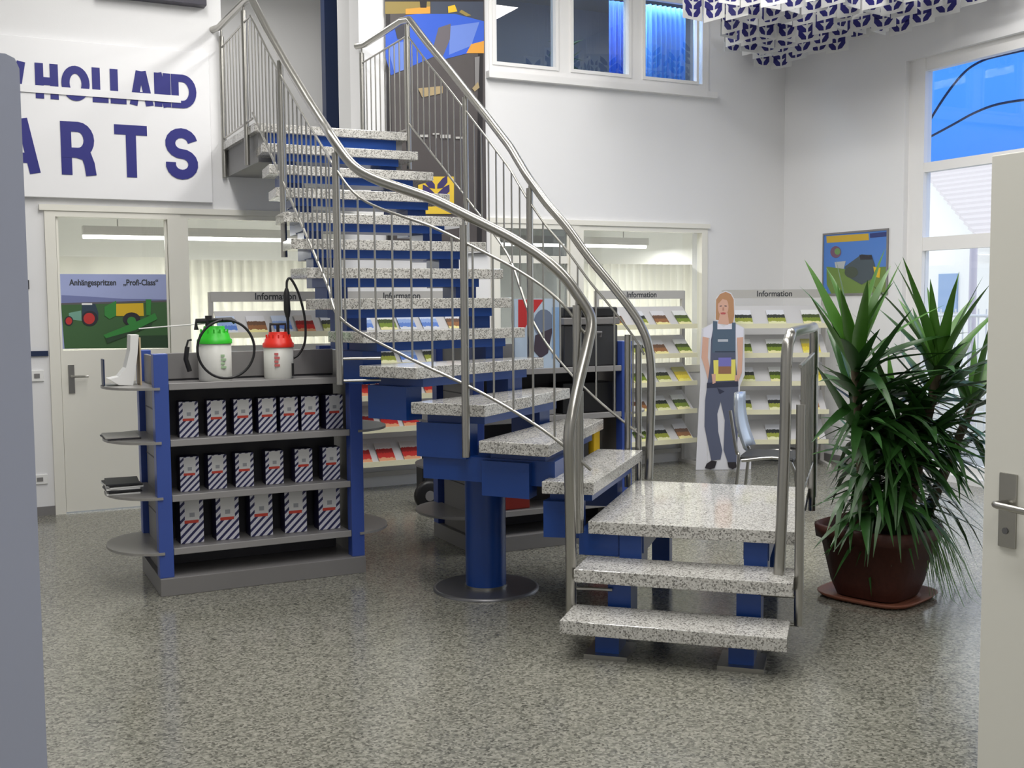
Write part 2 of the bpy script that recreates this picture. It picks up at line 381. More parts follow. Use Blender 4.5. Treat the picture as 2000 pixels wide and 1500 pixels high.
# outer / inner ends of the nosing lines, treads 4 .. 16
O = {4: (2.743, 4.614), 5: (2.568, 4.753), 6: (2.36, 5.05), 7: (2.12, 5.38), 8: (1.95, 5.72), 9: (1.86, 6.01), 10: (1.81, 6.29)}
I = {4: (3.61, 5.498), 5: (3.43, 5.65), 6: (3.28, 5.79), 7: (3.17, 5.92), 8: (3.11, 6.05), 9: (3.10, 6.18), 10: (3.10, 6.33)}
for i in range(11, 17):
    yy = 6.58 + (i - 11) * .295
    O[i] = (1.80 + (i - 11) * .033, yy); I[i] = (3.10, yy)
v2 = lambda t: Vector((t[0], t[1], 0))
def tread_quad(i, back=.035):
    a, b, c, d = v2(O[i]), v2(I[i]), v2(I[i + 1]), v2(O[i + 1])
    n = ((c + d) / 2 - (a + b) / 2).normalized()
    return [a, b, c + n * back, d + n * back]
for i in range(4, 16):
    q = tread_quad(i)
    MB().prism([(p.x, p.y) for p in q], i * RS - TH, i * RS).build('tread', granite, stair, bevel=.004)
    # support plate and stepped stringer blocks under each tread
    lerp = lambda s, t: (q[0].lerp(q[1], s)).lerp(q[3].lerp(q[2], s), t)
    pl = [lerp(.10, .14), lerp(.88, .14), lerp(.88, .97), lerp(.10, .97)]
    MB().prism([(p.x, p.y) for p in pl], i * RS - TH - .05, i * RS - TH).build('support_plate', blue, stair)
    for s in ((.17 if i > 8 else .11), .83):
        ws = .055 if s > .5 else .05
        pl = [lerp(s - ws, .34), lerp(s + ws, .34), lerp(s + ws, 1.05), lerp(s - ws, 1.05)]
        MB().prism([(p.x, p.y) for p in pl], (i - 1) * RS - TH - .05, i * RS - TH - .05).build('stringer_block', blue, stair)
# lower flight: steps 1, 2 and the landing
for k, (fl, dep) in {1: ((2.362, 4.277), .29), 2: ((2.524, 4.43), .29), 3: ((2.70, 4.594), 1.272)}.items():
    p = v2(fl); q = [p, p + E2 * 1.0, p + E2 * 1.0 + E1 * dep, p + E1 * dep]
    MB().prism([(a.x, a.y) for a in q], k * RS - TH, k * RS).build('landing_slab' if k == 3 else 'tread', granite, stair, bevel=.004)
    for s in (.20, .80):
        c = p + E2 * s + E1 * (.16 if k < 3 else .12)
        b = [c - E2 * .055 - E1 * .07, c + E2 * .055 - E1 * .07, c + E2 * .055 + E1 * .10, c - E2 * .055 + E1 * .10]
        MB().prism([(a.x, a.y) for a in b], (k - 1) * RS - (TH if k > 1 else 0) + (.02 if k == 1 else 0), k * RS - TH).build('stringer_block', blue, stair)
        if k == 1:
            f = MB(); e = [c - E2 * .10 - E1 * .11, c + E2 * .10 - E1 * .11, c + E2 * .10 + E1 * .12, c - E2 * .10 + E1 * .12]
            f.prism([(a.x, a.y) for a in e], 0, .022).build('floor_plate', steel, stair)
p3 = v2((2.70, 4.594))
def lbox(a0, a1, b0, b1, z0, z1, name):
    q = [p3 + E2 * a0 + E1 * b0, p3 + E2 * a1 + E1 * b0, p3 + E2 * a1 + E1 * b1, p3 + E2 * a0 + E1 * b1]
    return MB().prism([(a.x, a.y) for a in q], z0, z1).build(name, blue, stair)
z3 = 3 * RS - TH
lbox(.14, .26, .08, 1.2, z3 - .10, z3, 'landing_beam'); lbox(.74, .86, .08, 1.2, z3 - .10, z3, 'landing_beam')
lbox(.02, .98, .95, 1.07, z3 - .12, z3, 'landing_beam'); lbox(-.06, .14, .06, 1.2, z3 - .12, z3, 'landing_beam')
for s in (.2, .8):
    lbox(s - .05, s + .05, .96, 1.06, 0, z3 - .12, 'landing_leg')
# support column with base disc and head plate
cc = Vector((2.605, 5.575, 0))
MB().lathe([(.30, 0), (.30, .012), (.285, .016)], cc, 40).build('base_plate', steeld, stair)
col = MB().lathe([(.115, .016), (.115, 5 * RS - TH - .05)], cc, 32).build('support_column', blue, stair)
MB().lathe([(.121, .016), (.121, .03)], cc, 32).build('collar_ring', steel, col)
# head bracket under treads 5 to 7
q5, q6 = tread_quad(5), tread_quad(6)
hb = [q5[0].lerp(q5[1], .06) + Vector((.03, .03, 0)), q5[0].lerp(q5[1], .42), q6[3].lerp(q6[2], .40), q6[3].lerp(q6[2], .08)]
MB().prism([(p.x, p.y) for p in hb], 5 * RS - TH - .17, 5 * RS - TH - .04).build('head_bracket', blue, stair)
# top landing
tl = MB().box((1.95, 8.05, GF - TH), (3.15, YW + .02, GF)).build('landing_slab', granite, stair, bevel=.004)
MB().box((1.99, 8.12, GF - .27), (3.11, YW, GF - TH)).build('landing_beam', slabm, stair)
MB().box((2.05, 8.09, GF - .20), (3.05, 8.12, GF - TH)).build('landing_beam', blue, stair)

# ---- railings: plan paths; pixel readings fix height along the path
def dens(pts, n=14):
    """Catmull-Rom through points"""
    pts = [Vector(p) for p in pts]; out = []
    for i in range(len(pts) - 1):
        p0 = pts[max(i - 1, 0)]; p1 = pts[i]; p2 = pts[i + 1]; p3_ = pts[min(i + 2, len(pts) - 1)]
        for k in range(n):
            t = k / n
            out.append(0.5 * ((2 * p1) + (-p0 + p2) * t + (2 * p0 - 5 * p1 + 4 * p2 - p3_) * t * t + (-p0 + 3 * p1 - 3 * p2 + p3_) * t ** 3))
    out.append(pts[-1]); return out
def nose_z(i): return i * RS
def rail_along(ends, side, h, i0, i1):
    """list of (x, y, nosing z) offset to the side of the treads"""
    out = []
    for i in range(i0, i1 + 1):
        a, b = v2(O[i]), v2(I[i]); d = (b - a).normalized()
        p = (a - d * .045) if side < 0 else (b + d * .045)
        out.append(Vector((p.x, p.y, i * RS)))
    return out
# handrail heights above the nosing line, fitted to the photograph
LK = rail_along(O, -1, 0, 4, 16)
for k, i in enumerate(range(4, 17)):
    if i == 7: LK[k] += Vector((-.05, -.03, 0))
    if i == 8: LK[k] = Vector((1.825, 5.70, i * RS))
    if i > 8: LK[k].x = 1.832 + (i - 8) * .0135
LP = dens(LK, 10); RP = dens(rail_along(I, 1, 0, 4, 16), 10)
def hfit(path, px):
    """height over nosing so that the rail passes the read pixels (x,y)"""
    hs = []
    for p in path:
        x0, y0 = proj(p); best = None
        for (xa, ya), (xb, yb) in zip(px, px[1:]):
            if min(xa, xb) <= x0 <= max(xa, xb):
                yy = ya + (yb - ya) * (x0 - xa) / (xb - xa); x1, y1 = proj(p + Vector((0, 0, 1)))
                best = (yy - y0) / (y1 - y0)
        hs.append(best)
    return hs
def smooth(hs, lo, hi, default, it=12):
    hs = [min(max(h if h is not None else default, lo), hi) for h in hs]
    for _ in range(it): hs = [hs[0]] + [(hs[k - 1] + 2 * hs[k] + hs[k + 1]) / 4 for k in range(1, len(hs) - 1)] + [hs[-1]]
    return hs
LH = smooth(hfit(LP, [(1150, 600), (1138, 590), (1110, 545), (1060, 500), (1000, 463), (910, 418), (850, 388), (745, 353), (703, 332), (688, 316), (655, 267), (610, 198), (568, 129), (529, 60), (503, 8), (478, -38)]), .68, 1.2, .9, 2)
RH = smooth(hfit(RP, [(1290, 720), (1268, 680), (1256, 640), (1230, 600), (1190, 548), (1150, 502), (1110, 444), (1068, 396), (1029, 339), (1000, 290), (955, 230), (913, 177), (880, 135), (835, 81), (799, 33), (780, 10)]), .55, 1.15, .86, 8)
def sub(name, loc):
    o = bpy.data.objects.new(name, None); COL.objects.link(o); o.parent = stair; o.location = Vector(loc) - stair.location; o.empty_display_size = .1; return o
def infill(root, path, hs, posts, below, top_gap=.14, low=.07, pitch=.112):
    up = [p + Vector((0, 0, h - top_gap)) for p, h in zip(path, hs)]; lo = [p + Vector((0, 0, low)) for p in path]
    MB().tube(up, .0075, 6).build('upper_rod', steel, root); MB().tube(lo, .0085, 6).build('lower_rod', steel, root)
    acc = 0.0; nxt = pitch; L = [0]
    for a, b in zip(path, path[1:]): L.append(L[-1] + (Vector((b.x - a.x, b.y - a.y, 0))).length)
    def at(arr, s):
        for k in range(len(L) - 1):
            if L[k] <= s <= L[k + 1] + 1e-9:
                t = (s - L[k]) / max(L[k + 1] - L[k], 1e-6)
                return arr[k].lerp(arr[k + 1], t)
        return arr[-1]
    rails = [p + Vector((0, 0, h)) for p, h in zip(path, hs)]
    ps = []
    for fr in posts:
        # post where the path crosses pixel column fr
        best = min(range(len(path)), key=lambda k: abs(proj(path[k])[0] - fr)); ps.append(L[best])
        p = path[best]; top = rails[best]
        po = MB().tube([Vector((p.x, p.y, p.z - below)), Vector((p.x, p.y, top.z - .055))], .021, 12).build('post', steel, root)
        MB().tube([Vector((p.x, p.y, top.z - .06)), top], .008, 6).build('post_pin', steel, po)
    s = pitch * .6
    while s < L[-1] - .03:
        if all(abs(s - q) > .045 for q in ps):
            MB().tube([at(lo, s), at(up, s)], .0055, 6, cap=False).build('baluster', steel, root)
        s += pitch
# left (outer) railing with the landing guard
lr = sub('railing', (LP[0].x, LP[0].y, 0))
infill(lr, LP, LH, [1127, 910, 660], .30); LPU = [k for k in range(len(LP)) if proj(LP[k])[0] < 560]
cornerL = Vector((LP[-1].x, 8.06, GF)); wallL = Vector((1.962, YW - .03, GF))
g = [cornerL.lerp(wallL, k / 10) for k in range(11)]
infill(lr, g, [LH[-1]] * 11, [483, 437], .28, low=.03)
hz = LH[-1]
hand = [Vector((1.90, YW - .0, GF + hz)), Vector((1.93, YW - .10, GF + hz)), cornerL + Vector((0, .12, hz))]
hand += [p + Vector((0, 0, h)) for p, h in list(zip(LP, LH))[::-1]][2:]
# sweep of the left handrail down to the foot of the lower flight, read at the landing corner
pc = LP[0]
tail = [(2.715, 4.585, LP[0].z + LH[0] - .10), (2.675, 4.555, 1.40), (2.60, 4.505, 1.24), (2.535, 4.455, 1.10), (2.510, 4.445, 1.0), (2.515, 4.45, .85), (2.535, 4.475, .5), (2.545, 4.49, .125)]
kb = min(LPU, key=lambda k: abs(proj(LP[k])[0] - 553)); pb = LP[kb]
MB().tube([Vector((pb.x, pb.y, pb.z - .42)), Vector((pb.x, pb.y, pb.z + LH[kb] - .055))], .021, 12).build('post', steel, lr)
MB().tube([Vector((pb.x, pb.y, pb.z + LH[kb] - .06)), Vector((pb.x, pb.y, pb.z + LH[kb]))], .008, 6).build('post_pin', steel, lr)
hand_pts = hand[:-3] + dens([hand[-4]] + [Vector(t) for t in tail], 6)[3:]
MB().tube(hand_pts, .026, 14).build('handrail', steel, lr)
MB().tube([(2.672, 4.628, .49), (2.672, 4.628, 1.185)], .021, 12).build('post', steel, lr)
MB().tube([(2.545, 4.49, .26), (2.62, 4.44, .26), (2.70, 4.37, .26)], .008, 8).build('fixing_rod', steel, lr)
for zf in (1.32, 1.20): MB().tube([(1.835, 5.76, zf), (2.04, 5.70, zf)], .008, 8).build('fixing_rod', steel, lr)
# right (inner) railing
rr = sub('railing', (RP[0].x, RP[0].y, 0))
infill(rr, RP, RH, [1036, 910], .25)
cornerR = Vector((RP[-1].x, 8.06, GF)); wallR = Vector((3.145, YW - .03, GF))
g = [cornerR.lerp(wallR, k / 10) for k in range(11)]
infill(rr, g, [RH[-1]] * 11, [803, 712], .28, low=.03)
hz = RH[-1]
hand = [Vector((3.10, YW - .02, GF + hz)), Vector((3.145, YW - .12, GF + hz)), cornerR + Vector((0, .12, hz))]
hand += [p + Vector((0, 0, h)) for p, h in list(zip(RP, RH))[::-1]][2:]
pe = hand[-1]; base4 = RP[0]
hand = hand[:-2] + dens([hand[-3], pe + Vector((.01, -.02, -.06)), Vector((base4.x + .03, base4.y - .03, pe.z - .22)), Vector((base4.x + .03, base4.y - .03, pe.z - .45)), Vector((base4.x + .02, base4.y - .02, 3 * RS))], 6)[2:]
MB().tube(hand, .026, 14).build('handrail', steel, rr)
for dx, dy, zt in ((-.075, .065, 1.42), (-.02, .03, 1.36)):
    MB().tube([(base4.x + dx, base4.y + dy, 3 * RS - .05), (base4.x + dx, base4.y + dy, zt)], .019, 12).build('post', steel, rr)
# short guard on the right of the landing
sr = sub('railing', (3.45, 3.93, 0))
gp = [(4.30, 4.80, .50), (4.31, 4.81, 1.0), (4.305, 4.805, 1.40), (4.27, 4.77, 1.465), (4.0, 4.49, 1.47), (3.46, 4.0, 1.47), (3.375, 3.925, 1.45), (3.335, 3.90, 1.36), (3.33, 3.90, 1.0), (3.315, 3.90, .6), (3.305, 3.905, .30)]
MB().tube(dens([Vector(p) for p in gp], 6), .026, 14).build('handrail', steel, sr)
MB().tube([(3.36, 3.83, .14), (3.36, 3.83, 1.15)], .021, 12).build('post', steel, sr)
MB().tube([(4.30, 4.80, .42), (4.30, 4.80, 1.2)], .021, 12).build('post', steel, sr)
for z in (.27, .14): MB().tube([(3.36, 3.83, z), (3.27, 3.92, z), (3.2, 3.98, z)], .008, 8).build('fixing_rod', steel, sr)
for z0 in (.70, 1.32):
    MB().tube([(3.38, 3.86, z0), (4.28, 4.78, z0)], .0085, 8).build('upper_rod', steel, sr)
for k in range(1, 9):
    t = k / 9; x, y = 3.38 + .9 * t, 3.86 + .92 * t
    MB().tube([(x, y, .70), (x, y, 1.32)], .0055, 6, cap=False).build('baluster', steel, sr)

# ================================================================== GONDOLA SHELVES
def gondola(loc, label):
    W2, D = .597, .70
    root = thing('gondola_shelf', loc, label, 'shelf', 'gondola shelves')
    b = lambda n, m, *bx, p=root: [MB().box(a, c).build(n, m, p, world=False, bevel=.003) for a, c in bx]
    b('plinth', sgrey, ((-W2, 0, 0), (W2, D, .10)))
    for sx in (-1, 1):
        for y0 in (0.0, D - .10):
            b('upright', gblue, ((min(sx * W2, sx * (W2 - .078)), y0 + .02, .10), (max(sx * W2, sx * (W2 - .078)), y0 + .10, 1.35)))
        xe = sx * (W2 - .03)
        b('end_panel', sgrey, ((min(xe, xe - sx * .02), .12, .10), (max(xe, xe - sx * .02), D - .12, 1.33)))
        for zz in (.42, .74, 1.02):
            b('panel_joint', sdark, ((min(xe + sx * .001, xe + sx * .002), .12, zz), (max(xe + sx * .001, xe + sx * .002), D - .12, zz + .008)))
    b('back_panel', sdark, ((-W2 + .08, D / 2 - .012, .10), (W2 - .08, D / 2 + .012, 1.19)))
    for z in (1.18, .865, .555, .255):
        for y0, y1 in ((.03, D / 2 - .012), (D / 2 + .012, D - .03)):
            b('shelf', sgrey, ((-W2 + .08, y0, z - .03), (W2 - .08, y1, z)))
            yl = y0 if y0 < .1 else y1 - .008
            b('price_rail', mat('rail_grey', sp(152, 150, 150), .4), ((-W2 + .08, yl - .006, z - .032), (W2 - .08, yl + .004, z + .006)))
    b('top_riser', sgrey, ((-W2 + .08, D / 2 - .02, 1.19), (W2 - .08, D / 2 + .02, 1.34)))
    # rounded end shelves
    for sx in (-1, 1):
        for z in ((1.165, .865, .555, .245) if sx < 0 else (.865, .245)):
            pts = [(sx * (W2 - .03) + sx * .27 * math.cos(math.radians(t)), D / 2 + .34 * math.sin(math.radians(t))) for t in range(-90, 91, 12)]
            if sx < 0: pts = pts[::-1]
            MB().prism(pts, z - .014, z).build('end_shelf', mat('end_shelf_grey', sp(150, 148, 145), .35), root, world=False)
    return root
g1 = gondola((1.527, 6.25, 0), 'grey gondola with blue uprights holding striped filter boxes')
g2 = copy_tree(g1); g2.location = (3.485, 6.33, 0); g2['label'] = 'grey gondola with blue uprights under the stair holding black cases'

# striped filter boxes
def boxmat():
    m, nt, b = base('striped_carton')
    tc = nt.nodes.new('ShaderNodeTexCoord'); sx = nt.nodes.new('ShaderNodeSeparateXYZ'); nt.links.new(tc.outputs['Generated'], sx.inputs[0])
    def M(op, a, b_=None, c=None):
        n = nt.nodes.new('ShaderNodeMath'); n.operation = op
        for k, vv in enumerate((a, b_, c)):
            if vv is None: continue
            if isinstance(vv, (int, float)): n.inputs[k].default_value = vv
            else: nt.links.new(vv, n.inputs[k])
        return n.outputs[0]
    X, Y, Z = sx.outputs
    band = lambda v, a, c: M('MULTIPLY', M('GREATER_THAN', v, a), M('LESS_THAN', v, c))
    d = M('ADD', M('MULTIPLY', M('ADD', X, Y), 2.9), M('MULTIPLY', Z, -5.6))
    st = M('GREATER_THAN', M('SINE', M('MULTIPLY', d, 6.2832)), 0.2)
    frontf = M('LESS_THAN', Y, 0.02)
    lab = M('MULTIPLY', M('MULTIPLY', band(X, .20, .82), band(Z, .52, .98)), frontf)
    redb = M('MULTIPLY', M('MULTIPLY', band(X, .18, .78), band(Z, .46, .53)), frontf)
    mk = M('MULTIPLY', M('MULTIPLY', band(X, .40, .62), band(Z, .60, .70)), frontf)
    def mix(f, c1, c2):
        n = nt.nodes.new('ShaderNodeMixRGB'); nt.links.new(f, n.inputs[0])
        for k, c in ((1, c1), (2, c2)):
            if isinstance(c, tuple): n.inputs[k].default_value = (*c, 1)
            else: nt.links.new(c, n.inputs[k])
        return n.outputs[0]
    c = mix(st, sp(226, 226, 236), sp(46, 46, 92)); c = mix(M('SUBTRACT', 1.0, frontf), c, sp(44, 42, 78))
    c = mix(lab, c, sp(228, 228, 228)); c = mix(mk, c, sp(168, 170, 176)); c = mix(redb, c, sp(212, 72, 56))
    nt.links.new(c, b.inputs['Base Color']); b.inputs['Roughness'].default_value = .5
    MATS['striped_carton'] = m; return m
bxm = boxmat()
ordn = ['first', 'second', 'third', 'fourth', 'fifth', 'sixth', 'seventh']
rows = [('top', .865, .205, .098, [(350, 387), (404, 443), (456, 494), (503, 541), (546, 583), (588, 623), (636, 671)], 820),
        ('middle', .555, .20, .098, [(350, 390), (405, 445), (458, 498), (518, 556), (575, 613), (627, 667)], 920),
        ('lowest', .255, .252, .125, [(350, 399), (419, 469), (487, 535), (554, 602), (619, 667)], 1010)]
for rn, z, hh, dd, cols, py in rows:
    me = None
    for k, (xa, xb) in enumerate(cols):
        A, B = aty(xa, py, 6.40), aty(xb, py, 6.40); wd = (.106 if rn != 'lowest' else .132)
        cx = (A.x + B.x) / 2
        if me is None:
            o = MB().box((-wd / 2, 0, 0), (wd / 2, dd, hh)).build('filter_box', bxm, bevel=.002); me = o.data
            o0 = o
        else:
            o = o0.copy(); COL.objects.link(o)
        o.location = (cx, 6.40 + rnd.uniform(-.008, .008), z + .0005); o.rotation_euler = (0, 0, rnd.uniform(-.05, .05))
        tag(o, 'striped white filter box, %s from the glazed-door end of the gondola\'s %s box row' % (ordn[k], rn), 'box', 'striped filter boxes')

# ================================================================== SPRAYERS
def sprayer(name, px, w_px, y_base, lid_col, label, r, hbody, hlid):
    p = atz(px, y_base, 1.19); p = aty(px, y_base, 6.43)
    root = thing(name, (p.x, 6.43, 1.181), label, 'sprayer', 'pump sprayers')
    z = 0.0
    MB().lathe([(r * .94, z), (r, z + .015), (r, hbody), (r * .93, hbody + .004)], (0, 0, 0), 28).build('tank', milky, root, world=False)
    z = hbody
    lid = MB().lathe([(r * 1.06, z), (r * 1.06, z + .022), (r * .95, z + .03), (r * .90, z + hlid * .55), (r * .68, z + hlid * .72), (r * .62, z + hlid)], (0, 0, 0), 28).build('lid', lid_col, root, world=False)
    for k in range(14):
        a = 2 * math.pi * k / 14
        MB().box((r * .80 * math.cos(a) - .004, r * .80 * math.sin(a) - .004, z + hlid * .45), (r * .80 * math.cos(a) + .004, r * .80 * math.sin(a) + .004, z + hlid * .82)).build('grip_rib', lid_col, lid, world=False)
    return root, z + hlid
sg, zt = sprayer('pump_sprayer', 421, 68, 742, green, 'pump sprayer with green lid and coiled black hose on the gondola', .093, .215, .10)
h = MB().tube([(-.10, 0, zt - .02), (-.10, 0, zt + .03), (.10, 0, zt + .035), (.12, 0, zt + .02)], .014, 8).build('pump_handle', black, sg, world=False)
MB().tube([(-.03, 0, zt - .02), (-.03, 0, zt + .06)], .020, 10).build('pump_shaft', black, sg, world=False)
loop = [(.04 + .16 * math.cos(math.radians(t)), -.12, .185 + .165 * math.sin(math.radians(t))) for t in range(95, 460, 8)]
MB().tube([(-.03, -.02, zt + .03), (-.0, -.06, zt + .035)] + loop, .0075, 8).build('hose', black, sg, world=False)
MB().tube([(-.155, -.01, .20), (-.165, -.01, .13), (-.145, -.01, .06)], .014, 8).build('spray_grip', black, sg, world=False)
MB().tube([(-.13, -.01, .24), (-.15, -.01, .235), (-.16, -.01, .2)], .006, 8).build('strap', black, sg, world=False)
MB().tube([(.02, -.03, zt + .02), (-.18, .06, zt + .005), (-.40, .10, zt - .01)], .004, 6).build('spray_lance', white, sg, world=False)
sr2, zt = sprayer('pump_sprayer', 545, 62, 736, red, 'pump sprayer with red lid and upright black lance on the gondola', .086, .185, .09)
h = MB().tube([(-.045, 0, zt - .02), (-.045, 0, zt + .045), (.045, 0, zt + .045), (.045, 0, zt - .02)], .009, 8).build('pump_handle', black, sr2, world=False)
MB().tube([(0, 0, zt - .02), (0, 0, zt + .04)], .010, 8).build('pump_shaft', black, sr2, world=False)
MB().tube([(.065, 0, .19), (.062, 0, .30), (.060, 0, .36)], [.006, .008, .010], 8).build('spray_lance', black, sr2, world=False)
MB().tube([(.060, 0, .36), (.058, 0, .40), (.056, 0, .50), (.058, 0, .53)], [.012, .020, .018, .010], 10).build('spray_grip', black, sr2, world=False)
MB().tube(dens([(.058, 0, .53), (.062, 0, .575), (.085, 0, .585), (.13, .005, .50), (.165, .01, .36), (.165, .01, .22), (.13, .02, .14), (.08, .02, .11)], 6), .0075, 8).build('hose', black, sr2, world=False)
MB().box((.060, -.072, .015), (.072, -.062, .09)).build('clip', black, sr2, world=False)
for s_, cx in ((sr2, -.03), (sg, .03)):
    mb = MB()
    for k in range(4): mb.box((cx - .016, -.0885 if s_ is sr2 else -.0945, .075 + k * .022), (cx + .014 - .008 * (k % 2), -.080, .088 + k * .022))
    mb.build('printed_mark', mat('faded_red_print', sp(214, 110, 110), .5) if s_ is sr2 else mat('faded_green_print', sp(170, 200, 160), .5), s_, world=False)

# leaflet holder and magazines on the rounded end shelves
lh = thing('leaflet_holder', (.80, 6.60, 1.166), 'curved white leaflet holder on the top end shelf', 'holder')
prof = [(.055, .0), (-.02, .004), (-.075, .04), (-.02, .05), (.02, .10), (.045, .20), (.05, .285), (.095, .285), (.085, .18), (.07, .08)]
mb = MB()
k = len(prof); mb.slab([(x, -.07, z) for x, z in prof], (0, .14, 0)); mb.build('holder_body', white, lh, world=False)
MB().box((.096, -.07, 0), (.104, .07, .27)).build('back_board', mat('pale_wood', sp(206, 184, 150), .5), lh, world=False)
MB().box((-.10, -.05, .002), (-.092, .05, .15)).build('leaflet', navy, lh, world=False)
def mags(name, label, loc, n, m, cat='magazine'):
    root = thing(name, loc, label, cat)
    for k in range(n):
        a = rnd.uniform(-.15, .15); mb = MB(frame((0, 0, k * .009), (math.cos(a), math.sin(a), 0), (-math.sin(a), math.cos(a), 0)))
        mb.box((-.09, -.13, 0), (.09, .13, .008)).build('magazine_copy', m[k % len(m)], root, world=False)
mags('magazine_pile', 'thin grey magazine lying on the second end shelf', (.785, 6.60, .866), 2, [sdark, sgrey2])
mags('magazine_pile', 'pile of black and white magazines on the third end shelf', (.785, 6.60, .556), 7, [white, black, blackm, white])

# ================================================================== INFORMATION RACKS
def cover(name, top, pic, pic2, strip):
    m, nt, b = base(name)
    tc = nt.nodes.new('ShaderNodeTexCoord'); sx = nt.nodes.new('ShaderNodeSeparateXYZ'); nt.links.new(tc.outputs['Generated'], sx.inputs[0])
    r = nt.nodes.new('ShaderNodeValToRGB'); r.color_ramp.interpolation = 'CONSTANT'; el = r.color_ramp.elements
    el[0].position, el[0].color = 0, (*strip, 1); el[1].position, el[1].color = .18, (*pic, 1)
    e = el.new(.44); e.color = (*pic2, 1); e = el.new(.66); e.color = (*top, 1)
    n = nt.nodes.new('ShaderNodeTexNoise'); n.inputs['Scale'].default_value = 7; nt.links.new(tc.outputs['Generated'], n.inputs['Vector'])
    ma = nt.nodes.new('ShaderNodeMath'); ma.operation = 'MULTIPLY_ADD'; ma.inputs[1].default_value = .22
    sb = nt.nodes.new('ShaderNodeMath'); sb.operation = 'SUBTRACT'; sb.inputs[1].default_value = .11
    nt.links.new(n.outputs['Fac'], ma.inputs[0]); nt.links.new(sx.outputs[2], sb.inputs[0]); nt.links.new(sb.outputs[0], ma.inputs[2])
    nt.links.new(ma.outputs[0], r.inputs[0]); nt.links.new(r.outputs[0], b.inputs['Base Color']); b.inputs['Roughness'].default_value = .35
    return m
covers = [('green field', cover('green_cover', sp(226, 228, 226), sp(120, 142, 50), sp(70, 84, 44), sp(232, 226, 170))),
          ('brown harvest', cover('brown_cover', sp(216, 216, 220), sp(150, 104, 70), sp(110, 82, 66), sp(236, 226, 160))),
          ('grey machine', cover('grey_cover', sp(220, 222, 228), sp(150, 158, 70), sp(60, 64, 60), sp(226, 226, 180))),
          ('blue sky', cover('blue_cover', sp(206, 218, 240), sp(96, 132, 206), sp(150, 176, 226), sp(214, 218, 226))),
          ('yellow', cover('yellow_cover', sp(170, 168, 110), sp(226, 206, 70), sp(196, 176, 60), sp(232, 222, 120))),
          ('red', cover('red_cover', sp(196, 190, 186), sp(190, 44, 40), sp(140, 36, 36), sp(214, 150, 110)))]
RW = 1.0
TZ = [1.395, 1.112, .838, .562, .271]
lipc = mat('cream_shelf_lip', sp(232, 228, 196), .45)
trayc = mat('grey_shelf_tray', sp(205, 204, 205), .45)
def rack(loc, rz, label, wd=RW, header='Information'):
    root = thing('brochure_rack', loc, label, 'rack', 'brochure racks', rz)
    hw = wd / 2
    for s in (-1, 1):
        MB().box((s * hw - .018, .10, .03), (s * hw + .018, .14, 1.72)).build('upright', sgrey2, root, world=False)
        MB().box((s * hw - .018, -.16, 0), (s * hw + .018, .16, .03)).build('foot', sgrey2, root, world=False)
    hd = MB().box((-hw, .095, 1.64), (hw, .12, 1.722)).build('header_board', sgrey2, root, world=False)
    mb = MB(frame((0, .0945, 1.657), (1, 0, 0), (0, 0, 1))); text_poly(header, .078, mb, (0, 0), .95, .0016, 'CENTER'); mb.build('header_lettering', inkd, hd, world=False)
    for z in TZ:
        sh = MB()
        sh.slab([(-hw + .02, -.13, z - .03), (hw - .02, -.13, z - .03), (hw - .02, .10, z + .17), (-hw + .02, .10, z + .17)], (0, .008, -.01))
        s_ = sh.build('shelf_tray', trayc, root, world=False)
        MB().box((-hw + .01, -.15, z - .045), (hw - .01, -.132, z)).build('shelf_lip', lipc, s_, world=False)
    MB().box((-hw + .02, .11, .10), (hw - .02, .125, .14)).build('cross_bar', sgrey2, root, world=False)
    return root
BRO = {}
def brochure(rackobj, rz, u, tier, ci, wd, hh, where, n, tot, noun='brochure'):
    key = (ci, round(wd, 2), round(hh, 2))
    if key not in BRO:
        BRO[key] = MB().box((-wd / 2, -.004, 0), (wd / 2, .004, hh)).build('brochure', covers[ci][1]); o = BRO[key]
    else:
        o = BRO[key].copy(); COL.objects.link(o)
    z = TZ[tier]; loc = Vector((u, -.118, z - .008)); R = Matrix.Rotation(rz, 4, 'Z')
    o.location = rackobj.location + (R @ loc); o.rotation_mode = 'XYZ'; o.rotation_euler = (math.radians(-48), 0, rz)
    tag(o, '%s %s, %s from the door end, tier %s, rack %s' % (covers[ci][0], noun, ordn[n], ['one', 'two', 'three', 'four', 'five'][tier], where), 'brochure', 'brochures on the racks')
    return o
r1 = rack((2.345, 9.0, 0), 0, 'grey brochure rack behind the two pump sprayers', 1.06)
r2 = rack((3.462, 9.0, 0), 0, 'grey brochure rack behind the open stair treads', 1.06)
r3 = rack((5.96, 9.0, 0), 0, 'grey brochure rack beside the cardboard standee')
rz3 = -YAW
p = atd(1517, 600, 10.72); r4 = rack((p.x, p.y, 0), rz3, 'grey brochure rack standing across the corner by the window', .98)
